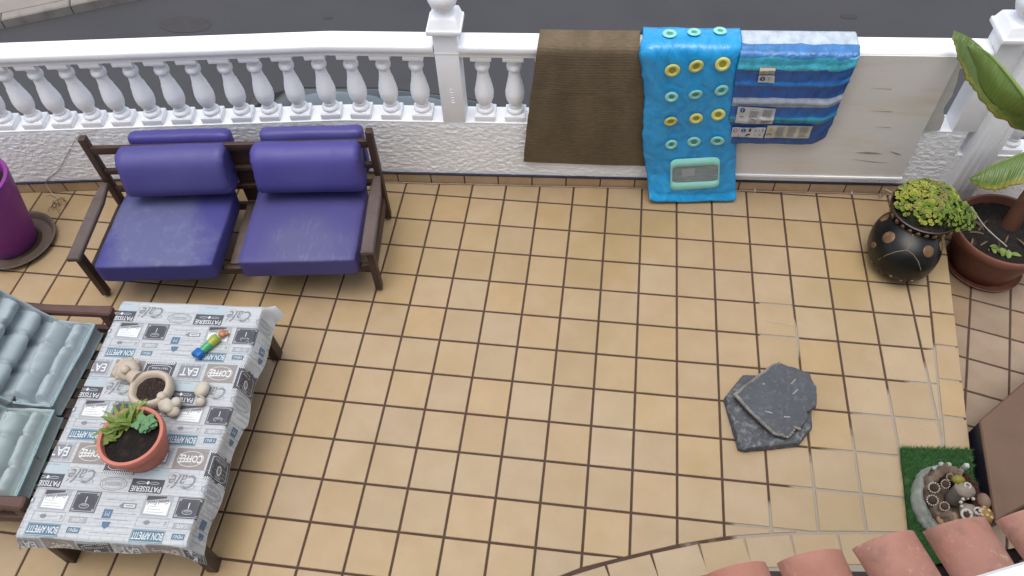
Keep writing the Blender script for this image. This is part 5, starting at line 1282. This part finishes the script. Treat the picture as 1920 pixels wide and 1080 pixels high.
for mb, m_, nm in zip(mbs, suc, ('yellow_rosettes', 'green_rosettes', 'olive_rosettes', 'dark_rosettes')): stuff(mb.out(nm, m_, t2))
mb = MB(); mb.ball((0, 0, -.01), 1, 3, .145, .14, .085, .1); mb.ball((.12, -.08, 0), 1, 3, .07, .07, .04, .1); mb.out('leaf_bed', M('dark stems', '#2c3314', '#3c421c', scale=40, rough=.9, bump=1, bscale=80, bdist=.01), t2, 60)
m_wire = M('white wire', '#c9c4ba', '#b9b3a8', scale=10, rough=.5)
def wire(name, label, pts, r, mat=m_wire, cat='cable'):
    P = [Vector(p) for p in pts]; q = []
    for i in range(len(P) - 1):
        p0, p1, p2, p3 = P[max(0, i - 1)], P[i], P[i + 1], P[min(len(P) - 1, i + 2)]
        for k in range(8):
            s = k / 8; q.append(.5 * ((2 * p1) + (p2 - p0) * s + (2 * p0 - 5 * p1 + 4 * p2 - p3) * s * s + (3 * p1 - p0 - 3 * p2 + p3) * s ** 3))
    q.append(P[-1]); mb = MB(); mb.tube(q, r, 6); return tag(mb.out(name, mat, None, 60), label, cat)
wire('cable', 'thin white cable rising from the floor to the rim of the beetle planter', [(2.86, wy(2.86) - .03, .006), (2.855, .19, .05), (2.80, .10, .20), (2.785, -.02, .30)], .0035)

# ------------------------------------------------------------------ brown pot with a banana plant on the lower level
m_pb = M('brown plastic pot', '#7a4d3e', '#6e4436', scale=4, rough=.55, bump=.15, c3='#8a5c4c', s3=3, g=1.30)
t = thing('banana_plant', 'young banana plant with scorched leaf edges in a round brown pot at the right', 'potted plant', (3.443, -.080, ZL + .012))
mb = MB(); mb.lathe([(.172, 0), (.18, .006), (.205, .09), (.236, .2), (.250, .236), (.262, .244), (.268, .262), (.268, .29), (.262, .298), (.250, .296), (.244, .28), (.236, .24)], 56); mb.out('pot', m_pb, t, 45)
mb = MB(); mb.lathe([(.0, .245), (.1, .25), (.2, .243), (.24, .25)], 40, close=False); mb.out('soil', m_soil, t)
m_trunk = M('banana trunk', '#4f3022', '#6a4430', scale=8, stretch=(1, 1, .3), rough=.7, bump=.6, bscale=30, bdist=.004, c3='#8a6a48', s3=5)
mb = MB(); mb.tube([(.06, .07, .22), (.075, .10, .34), (.10, .14, .48), (.16, .13, .65), (.22, .08, .82)], [.052, .046, .042, .038, .03], 16); mb.out('trunk', m_trunk, t, 60)
def leafmat(n_, a, b, c_, edge):
    m, N, L, B = newmat(n_); tc = N.new('ShaderNodeTexCoord'); sp = N.new('ShaderNodeSeparateXYZ'); L.new(tc.outputs['UV'], sp.inputs[0])
    wv = N.new('ShaderNodeTexWave'); wv.inputs['Scale'].default_value = 9; wv.inputs['Distortion'].default_value = .6; wv.bands_direction = 'X'; L.new(tc.outputs['UV'], wv.inputs['Vector'])
    n = N.new('ShaderNodeTexNoise'); n.inputs['Scale'].default_value = 7; n.inputs['Detail'].default_value = 6; L.new(tc.outputs['UV'], n.inputs['Vector'])
    def mix(f, p, q):
        x = N.new('ShaderNodeMix'); x.data_type = 'RGBA'; L.new(f, x.inputs[0])
        for s, v in ((6, p), (7, q)):
            if isinstance(v, tuple): x.inputs[s].default_value = v
            else: L.new(v, x.inputs[s])
        return x.outputs[2]
    base = mix(n.outputs[0], lin(a, .66), lin(b, .66)); k = N.new('ShaderNodeMath'); k.operation = 'MULTIPLY'; k.inputs[1].default_value = .25; L.new(wv.outputs['Fac'], k.inputs[0]); base = mix(k.outputs[0], base, lin(b))
    ad = N.new('ShaderNodeMath'); ad.operation = 'MULTIPLY_ADD'; ad.inputs[1].default_value = .5; L.new(n.outputs[0], ad.inputs[0]); L.new(sp.outputs[1], ad.inputs[2])
    def mr(x0, x1):
        r = N.new('ShaderNodeMapRange'); r.inputs[1].default_value = x0; r.inputs[2].default_value = x1; L.new(ad.outputs[0], r.inputs[0]); return r.outputs[0]
    base = mix(mr(edge, edge + .16), base, lin('#8f8a2c')); base = mix(mr(edge + .16, edge + .27), base, lin(c_)); L.new(base, B.inputs['Base Color']); B.inputs['Roughness'].default_value = .42
    b_ = N.new('ShaderNodeBump'); b_.inputs['Strength'].default_value = .3; b_.inputs['Distance'].default_value = .003; L.new(wv.outputs['Fac'], b_.inputs['Height']); L.new(b_.outputs[0], B.inputs['Normal'])
    return m
def cr(P, s):
    n_ = len(P) - 1; i = min(int(s * n_), n_ - 1); u = s * n_ - i; p = [Vector(P[max(0, min(n_, i + k))]) for k in (-1, 0, 1, 2)]
    return .5 * ((2 * p[1]) + (p[2] - p[0]) * u + (2 * p[0] - 5 * p[1] + 4 * p[2] - p[3]) * u * u + (3 * p[1] - p[0] - 3 * p[2] + p[3]) * u ** 3)
org = Vector((3.443, -.080, ZL + .012))
def leaf(name, mid, mar, mat, bulge, rag, seed, petiole=None):
    def fn(u, v):
        a, b = cr(mid, u), cr(mar, u); p = a.lerp(b, v); dv = (b - a); n_ = Vector((-.3, -.5, .6)).normalized()
        p = p + n_ * bulge * math.sin(math.pi * min(1, v)) * math.sin(math.pi * min(1, u * .8 + .1)) + dv.normalized() * rag * (noise.noise(Vector((u * 22, seed, 0))) + .6 * noise.noise(Vector((u * 60, seed, 3)))) * v ** 3 if dv.length > 1e-4 else p
        p = p + n_ * .004 * noise.noise(Vector((u * 20, v * 2, seed)))
        return p - org
    return sheet(name, fn, 60, 16, .0018, mat, t, 180)
m_l1 = leafmat('banana leaf green', '#7c9636', '#6e8a30', '#98a648', 1.35); m_l2 = leafmat('banana leaf scorched', '#728c38', '#627c30', '#80603a', 1.06); m_l3 = leafmat('banana leaf lower', '#648630', '#6f8e34', '#98943c', 1.0)
mid1 = [(2.896, .197, 1.10), (2.938, .119, 1.13), (2.992, -.008, 1.13), (3.067, -.179, 1.10), (3.185, -.309, 1.02)]; mar1 = [(2.895, .193, 1.10), (2.921, .115, 1.04), (2.970, -.048, 1.0), (3.051, -.145, .98), (3.212, -.211, .95)]
mid2 = [(2.853, .313, 1.10), (2.915, .213, 1.12), (2.999, .063, 1.10), (3.095, -.147, 1.06), (3.213, -.28, .98)]; mar2 = [(2.841, .27, 1.09), (2.879, .154, 1.03), (2.921, .039, .99), (3.016, -.129, .95), (3.233, -.226, .90)]
leaf('leaf', mid1, mar1, m_l1, .02, .003, 1); leaf('leaf', mid2, mar2, m_l2, .012, .016, 5)
top3 = [(3.187, .062, .36), (3.268, .106, .40), (3.376, .155, .43), (3.486, .198, .45), (3.59, .16, .44)]; bot3 = [(3.188, .05, .36), (3.241, .018, .34), (3.321, .005, .34), (3.405, .03, .36), (3.582, .059, .40)]
leaf('leaf', top3, bot3, m_l3, .018, .010, 9)
m_rib = M('pale leaf rib', '#6f8a3a', '#7d9645', scale=10, rough=.5)
mb = MB(); mb.tube([Vector(cr(mid1, i / 12)) - org for i in range(13)] + [Vector((3.40, -.22, .86)) - org, Vector((3.64, -.02, .66)) - org], [.002 + .0009 * i for i in range(15)], 8); mb.out('leaf_rib', m_rib, t, 60)
mb = MB(); mb.tube([Vector(cr(top3, i / 10)) - org for i in range(11)] + [Vector((3.62, .10, .40)) - org], [.002 + .0009 * i for i in range(12)], 8); mb.out('leaf_rib', m_rib, t, 60)
mb = MB(); rw_ = random.Random(12)
for i in range(16):
    a = rw_.uniform(2.6, 5.6); r0 = rw_.uniform(.06, .2); blade(mb, (r0 * math.cos(a), r0 * math.sin(a), .25), (rw_.gauss(0, 1), rw_.gauss(0, 1), .5), rw_.uniform(.05, .12), rw_.uniform(.003, .007), .3)
stuff(mb.out('dry_leaf_scraps', M('dry leaf', '#5b4a36', '#75634a', scale=10, rough=.8), t))
mb = MB()
for i in range(7): blade(mb, (-.03 + rw_.gauss(0, .03), -.15 + rw_.gauss(0, .02), .25), (rw_.gauss(0, 1), rw_.gauss(0, 1), .8), .06, .014, .3)
mb.out('small_weeds', m_lf, t, 60)
t3 = thing('plant_saucer', 'dark brown saucer under the round brown banana pot', 'saucer', (3.445, -.092, ZL))
mb = MB(); mb.lathe([(.18, 0), (.2, .004), (.212, .022), (.209, .024), (.195, .011), (0, .009)], 48); mb.out('dish', m_pb, t3, 50)
wire('cable', 'thin white stick lying from the succulents across the soil of the banana pot', [(3.17, -.12, .33), (3.28, -.155, .22), (3.43, -.19, .115)], .004, cat='stick')

# ------------------------------------------------------------------ turf mat, log ornament, brown box
m_turfb = M('turf backing', '#11260f', '#183012', scale=20, rough=.95); m_gr = M('artificial grass', '#3e6c36', '#345c2e', scale=60, rough=.6, c3='#56844c', s3=30, g=1.30)
TP = [(2.708, -1.418), (3.028, -1.392), (2.985, -1.80), (2.90, -2.02), (2.66, -2.02)]
t = thing('turf_mat', 'piece of dark green artificial grass on the tiles under the log ornament', 'turf mat', (2.85, -1.7, .001))
mb = MB(); mb.prism([(a - 2.85, b + 1.7) for a, b in TP], 0, .007); mb.out('backing', m_turfb, t)
mb = MB(); rg = random.Random(6)
def inpoly(x_, y_, P):
    c_ = False
    for i in range(len(P)):
        (x0, y0), (x1, y1) = P[i], P[i - 1]
        if (y0 > y_) != (y1 > y_) and x_ < (x1 - x0) * (y_ - y0) / (y1 - y0) + x0: c_ = not c_
    return c_
for i in range(24000):
    x_, y_ = rg.uniform(2.64, 3.04), rg.uniform(-2.02, -1.385)
    if not inpoly(x_, y_, TP): continue
    h_ = rg.uniform(.012, .028); a = rg.gauss(1.9, 1.0); l_ = rg.uniform(.008, .026); w_ = .0013
    bx_, by_ = x_ - 2.85, y_ + 1.7; dx, dy = math.cos(a) * l_, math.sin(a) * l_; sx, sy = -math.sin(a) * w_, math.cos(a) * w_
    mb.add([(bx_ - sx, by_ - sy, .006), (bx_ + sx, by_ + sy, .006), (bx_ + dx, by_ + dy, .006 + h_)], [(0, 1, 2)])
stuff(mb.out('grass_blades', m_gr, t))
# resin log ornament with flowers, mushrooms and stones
t = thing('log_ornament', 'carved resin log ornament with flowers, mushrooms and a spotted toadstool on the turf mat', 'ornament', (2.845, -1.69, .012))
m_bark = M('grey brown bark', '#6a5a4d', '#554639', scale=9, stretch=(1, 1, 1), rough=.85, bump=.9, bscale=35, bdist=.006, c3='#8d8377', s3=10, l3=.54, h3=.68, g=1.50); m_barkg = M('grey green bark', '#8d9188', '#777b72', scale=10, rough=.85, bump=.8, bscale=40, bdist=.005, c3='#a9aca4', s3=9, g=1.80); m_red = M('red brown moss', '#4a261d', '#381c16', scale=40, rough=1, bump=1, bscale=110, bdist=.01, c3='#6a4032', s3=50)
def arc_shell(name, a0, a1, r0, r1, zt, mat, nz_, seed, lean=.0):
    mb = MB(); nA, nR = 30, 8
    def fn(u, v):
        a = a0 + (a1 - a0) * u; prof_ = [(r1, 0), (r1 * 1.03, .35), (r1 * .98, .75), (r1 * .9, 1), ((r0 + r1) / 2, 1.04), (r0 * 1.04, .95), (r0, .6), (r0 * 1.02, .1), (r0 * 1.05, 0)]
        k = v * 8; i = min(7, int(k)); r_, z_ = [prof_[i][q] + (prof_[i + 1][q] - prof_[i][q]) * (k - i) for q in (0, 1)]
        n_ = nz_ * (noise.noise(Vector((a * 5, z_ * 1.2, seed))) + .6 * noise.noise(Vector((a * 16, z_ * 2, seed + 3))))
        zz = zt * (.75 + .3 * math.sin(a * 2 + seed) * .4 + .25 * noise.noise(Vector((a * 3, 1, seed))))
        return ((r_ + n_) * math.cos(a) * .92, (r_ + n_) * math.sin(a) * 1.12 + lean * z_, z_ * zz + n_ * .5)
    mb.grid(fn, 54, 24); return mb.out(name, mat, t, 60)
arc_shell('grey_bark_rim', R(75), R(262), .128, .152, .13, m_barkg, .010, 2); arc_shell('log_wall', R(60), R(250), .085, .132, .17, m_bark, .012, 5); arc_shell('mossy_wall', R(-25), R(82), .075, .138, .16, m_red, .010, 8)
mb = MB(); mb.lathe([(.0, .03), (.07, .028), (.13, .015), (.14, 0)], 30, sy=1.12, disp=lambda a, z, r: .006 * noise.noise(Vector((a * 3, r * 20, 1)))); mb.out('log_floor', m_bark, t, 60)
m_pet = M('pale flower rim', '#b5aa9b', '#9d9183', scale=20, rough=.7, g=1.40); m_cen = M('brown flower centre', '#4b382e', '#3a2a22', scale=30, rough=.9, bump=.8, bscale=80)
def flower(c_, r0, nrm):
    nrm = Vector(nrm).normalized(); a_ = nrm.orthogonal().normalized(); b_ = nrm.cross(a_); mb = MB()
    for i in range(14): th = 2 * math.pi * i / 14; mb.ball(Vector(c_) + (a_ * math.cos(th) + b_ * math.sin(th)) * r0, r0 * .2, 1)
    fl = mb.out('flower', m_pet, t, 60); mb = MB(); mb.ball(c_, 1, 2, r0 * .85, r0 * .85, r0 * .4, rot=Matrix((a_, b_, nrm)).transposed()); mb.out('flower_centre', m_cen, fl, 60)
flower((-.095, .015, .155), .021, (-.4, -.5, 1)); flower((-.108, -.04, .145), .021, (-.4, -.5, 1)); flower((-.06, -.06, .14), .018, (-.2, -.5, 1)); flower((-.04, .04, .15), .018, (0, -.5, 1)); flower((-.015, .075, .15), .014, (0, -.5, 1))
m_ylw = M('yellow cap', '#8f8424', '#7f7a2c', scale=20, rough=.5); m_grey = M('grey stone resin', '#8a8074', '#756b60', scale=14, rough=.8, bump=.7, bscale=50, g=1.30); m_tan = M('tan toadstool stem', '#97795a', '#86694c', scale=12, rough=.7, bump=.3, bscale=40, g=1.30)
mb = MB(); mb.ball((.012, .062, .16), 1, 3, .028, .022, .02, .1); mb.out('yellow_mushroom', m_ylw, t, 60)
mb = MB(); mb.tube([(.025, .015, .06), (.03, .02, .16)], [.036, .04], 14); mb.ball((.032, .015, .16), 1, 3, .040, .034, .022, .2); mb.out('stump', m_grey, t, 60)
mb = MB(); mb.torus((.038, .03, .178), .012, .005, 14, 6); mb.out('stump_ring', m_pet, t, 60)
mb = MB(); mb.ball((.04, -.065, .13), 1, 3, .036, .032, .025, .2); mb.out('leafy_stone', m_grey, t, 60)
for c_, r0 in (((.02, -.09, .15), .020), ((.07, -.07, .15), .014)):
    mb = MB(); mb.torus(c_, r0, r0 * .32, 18, 8, Matrix.Rotation(.4, 3, 'X')); rg_ = mb.out('shell_ring', M('white resin', '#c9c3b8', '#b8b1a5', scale=20, rough=.5), t, 60); mb = MB(); mb.ball(c_, r0 * .7, 2, 1, 1, .5); mb.out('shell_centre', m_cen, rg_, 60)
mb = MB()
for i in range(9): a = i * .55 + 1.2; mb.ball((.045 + .042 * math.cos(a), -.05 + .034 * math.sin(a), .155), .009, 1)
mb.out('shell_frill', m_pet, t, 60)
mb = MB(); mb.tube([(-.045, -.09, .02), (-.05, -.10, .10)], [.03, .027], 16); mb.ball((-.052, -.105, .10), 1, 3, .034, .030, .02); mb.out('tan_mushroom', m_tan, t, 60)
mb = MB(); mb.tube([(-.005, -.085, .02), (-.008, -.09, .10)], [.026, .022], 16); mb.ball((-.008, -.092, .10), 1, 3, .024, .028, .016); mb.out('tan_mushroom', m_tan, t, 60)
mb = MB(); mb.ball((.105, -.075, .125), 1, 3, .036, .042, .03, .1); cap_ = mb.out('spotted_toadstool', M('ochre toadstool', '#9a7440', '#86622f', scale=14, rough=.6), t, 60)
mb = MB()
for a, b in ((-.012, .016), (.012, .012), (0, -.01), (-.02, -.008), (.018, -.016), (.0, .03), (-.01, -.03)): mb.ball((.105 + a, -.075 + b, .125 + .03 * math.sqrt(max(.05, 1 - (a / .036) ** 2 - (b / .042) ** 2))), .0072, 2, 1, 1, .5)
mb.out('cap_spot', M('cream spot', '#c9b47e', '#b9a26c', scale=20, rough=.6), cap_, 60)
mb = MB(); mb.ball((.112, -.015, .13), 1, 3, .028, .036, .036, .12); mb.out('pink_stone', M('pinkish stone', '#8e7462', '#7c6453', scale=12, rough=.7, bump=.5, bscale=40), t, 60)
mb = MB(); mb.box((.065, .135, .14), (.022, .022, .05), .006); mb.ball((-.0, .142, .135), .012, 2); mb.ball((-.03, .14, .13), .014, 2); mb.ball((-.06, .125, .12), .011, 2); mb.out('grey_knob', m_barkg, t, 50)
# brown topped box beside the step
m_bt = M('brown painted box top', '#84664e', '#765845', scale=3, rough=.55, bump=.25, bscale=30, c3='#8c6650', s3=2.2, l3=.5, h3=.72, g=0.75); m_bs = M('navy box side with painted shade', '#20202e', '#2a2838', scale=6, rough=.5)  # the shade on the sides is put into their navy colour
BP = [(3.072, -1.268), (3.62, -.77), (3.72, -1.33), (3.026, -1.757)]
t = thing('storage_box', 'low box with faded brown top and sides coloured dark for shade at the right edge', 'box', (3.3, -1.3, ZL))
mb = MB(); mb.prism([(a - 3.3, b + 1.3) for a, b in BP], 0, .235); mb.out('box_body', m_bs, t)
mb = MB(); mb.prism([tuple(q) for q in offset_poly([Vector((a - 3.3, b + 1.3)) for a, b in BP][::-1], -.004)], .2355, .250, .006); mb.out('lid', m_bt, t)

# ------------------------------------------------------------------ cables on floor and wall
pts = []
for i in range(26):
    x_ = -.17 + i * .125; pts.append((x_, wy(x_) - .021 - .003 * noise.noise(Vector((x_ * 3, 1, 0))), .0045 + .002 * abs(noise.noise(Vector((x_ * 5, 2, 0))))))
wire('cable', 'pinkish beige cable running along the foot of the tiled skirting', pts, .0042, M('pinkish cable', '#b09a8c', '#a08474', scale=14, rough=.6))
wire('cable', 'thin white cable curving down the stucco wall behind the purple pot', [(-1.72, wy(-1.72) - .006, .482), (-1.84, wy(-1.84) - .007, .45), (-1.98, wy(-1.98) - .007, .31), (-2.10, wy(-2.1) - .007, .18), (-2.22, wy(-2.22) - .009, .09), (-2.20, wy(-2.2) - .05, .02), (-2.14, wy(-2.14) - .09, .005)], .0018)
for q, (x_, z_) in enumerate(((2.13, .006), (2.70, .006))):
    mb = MB(); mb.box((x_, wy(x_) - .021, .010), (.008, .022, .012), .001); tag(mb.out('cable_clip', m_wire), ('white clip on the floor cable just right of the blue lilo', 'white clip on the floor cable left of the beetle planter')[q], 'clip')

# ------------------------------------------------------------------ parked car on the street, only its roof shows between the balusters
car = thing('parked_car', 'silver blue parked car below the wall, its roof glimpsed between the balusters', 'car', (-.38, 1.12, ZS), 0)
m_car = M('silver blue car paint', '#5f6a70', '#66727a', scale=3, rough=.25, metal=.3, coat=.6); m_glass = M('dark car glass', '#0e1418', '#141c22', scale=3, rough=.06, spec=.8); m_rub = M('tyre rubber', '#15151a', '#1d1d20', scale=20, rough=.85); m_alloy = M('wheel alloy', '#8a8d90', '#777a7d', scale=10, rough=.35, metal=.8)
def carsec(x_):                                                     # half width, bottom, shoulder, per station
    return None
st_ = [(-1.85, .62, .35, .62), (-1.78, .72, .25, .82), (-1.3, .78, .22, .92), (0, .80, .22, .92), (1.0, .80, .22, .88), (1.6, .76, .24, .78), (1.82, .66, .3, .64)]
mb = MB(); v = []; f = []
for x_, hw, zb, zt in st_: v += [(x_, -hw * .92, zb), (x_, -hw, (zb + zt) / 2), (x_, -hw * .96, zt - .04), (x_, -hw * .86, zt), (x_, hw * .86, zt), (x_, hw * .96, zt - .04), (x_, hw, (zb + zt) / 2), (x_, hw * .92, zb)]
for i in range(len(st_) - 1):
    for k in range(8): f.append((8 * i + k, 8 * i + (k + 1) % 8, 8 * i + 8 + (k + 1) % 8, 8 * i + 8 + k))
f += [tuple(range(8))[::-1], tuple(8 * (len(st_) - 1) + k for k in range(8))]; mb.add(v, f); body = mb.out('body', m_car, car, 35)
cb = [(-1.72, .62, .90), (-1.35, .55, 1.30), (-.95, .54, 1.42), (-.2, .54, 1.46), (.42, .53, 1.42), (.72, .55, 1.33), (1.25, .66, .90)]
mb = MB(); v = []; f = []
for x_, hw, z_ in cb: v += [(x_, -.70, .90), (x_, -hw, z_ - .03), (x_, -hw + .07, z_), (x_, 0, z_ + .025), (x_, hw - .07, z_), (x_, hw, z_ - .03), (x_, .70, .90)]
for i in range(len(cb) - 1):
    for k in range(6): f.append((7 * i + k, 7 * i + k + 1, 7 * i + 8 + k, 7 * i + 7 + k))
mb.add(v, f); mb.out('window_glass', m_glass, body, 40)
mb = MB()
def roof_fn(u, v): 
    x_ = -1.02 + u * 1.55; hw = .545; yy = (v * 2 - 1) * hw; return (x_, yy, 1.455 + .028 * (1 - (v * 2 - 1) ** 2) - .05 * abs(v * 2 - 1) ** 6 - .07 * abs(u * 2 - 1) ** 3)
mb.grid(roof_fn, 20, 14); mb.grid(lambda u, v: Vector(roof_fn(u, v)) - Vector((0, 0, .03)), 20, 14, True); mb.out('roof', m_car, body, 60)
for s in (-1, 1):
    for x_ in (-1.2, 1.15):
        mb = MB(); mb.tube([(x_, s * .62, .30), (x_, s * .66, .30), (x_, s * .79, .30), (x_, s * .81, .30)], [.26, .30, .30, .27], 28); wh = mb.out('wheel', m_rub, car, 40); mb = MB(); mb.lathe([(0, 0), (.17, .004), (.19, .0)], 20); mb.v = [(x_ + a, s * .812 + s * c_, .30 + b) for a, b, c_ in mb.v]; mb.out('rim', m_alloy, wh, 40)
    mb = MB(); mb.box((1.74, s * .5, .62), (.12, .26, .12), .03); mb.out('headlight', M('headlight glass', '#c8cdd0', '#b5babd', scale=5, rough=.15), body, 50)
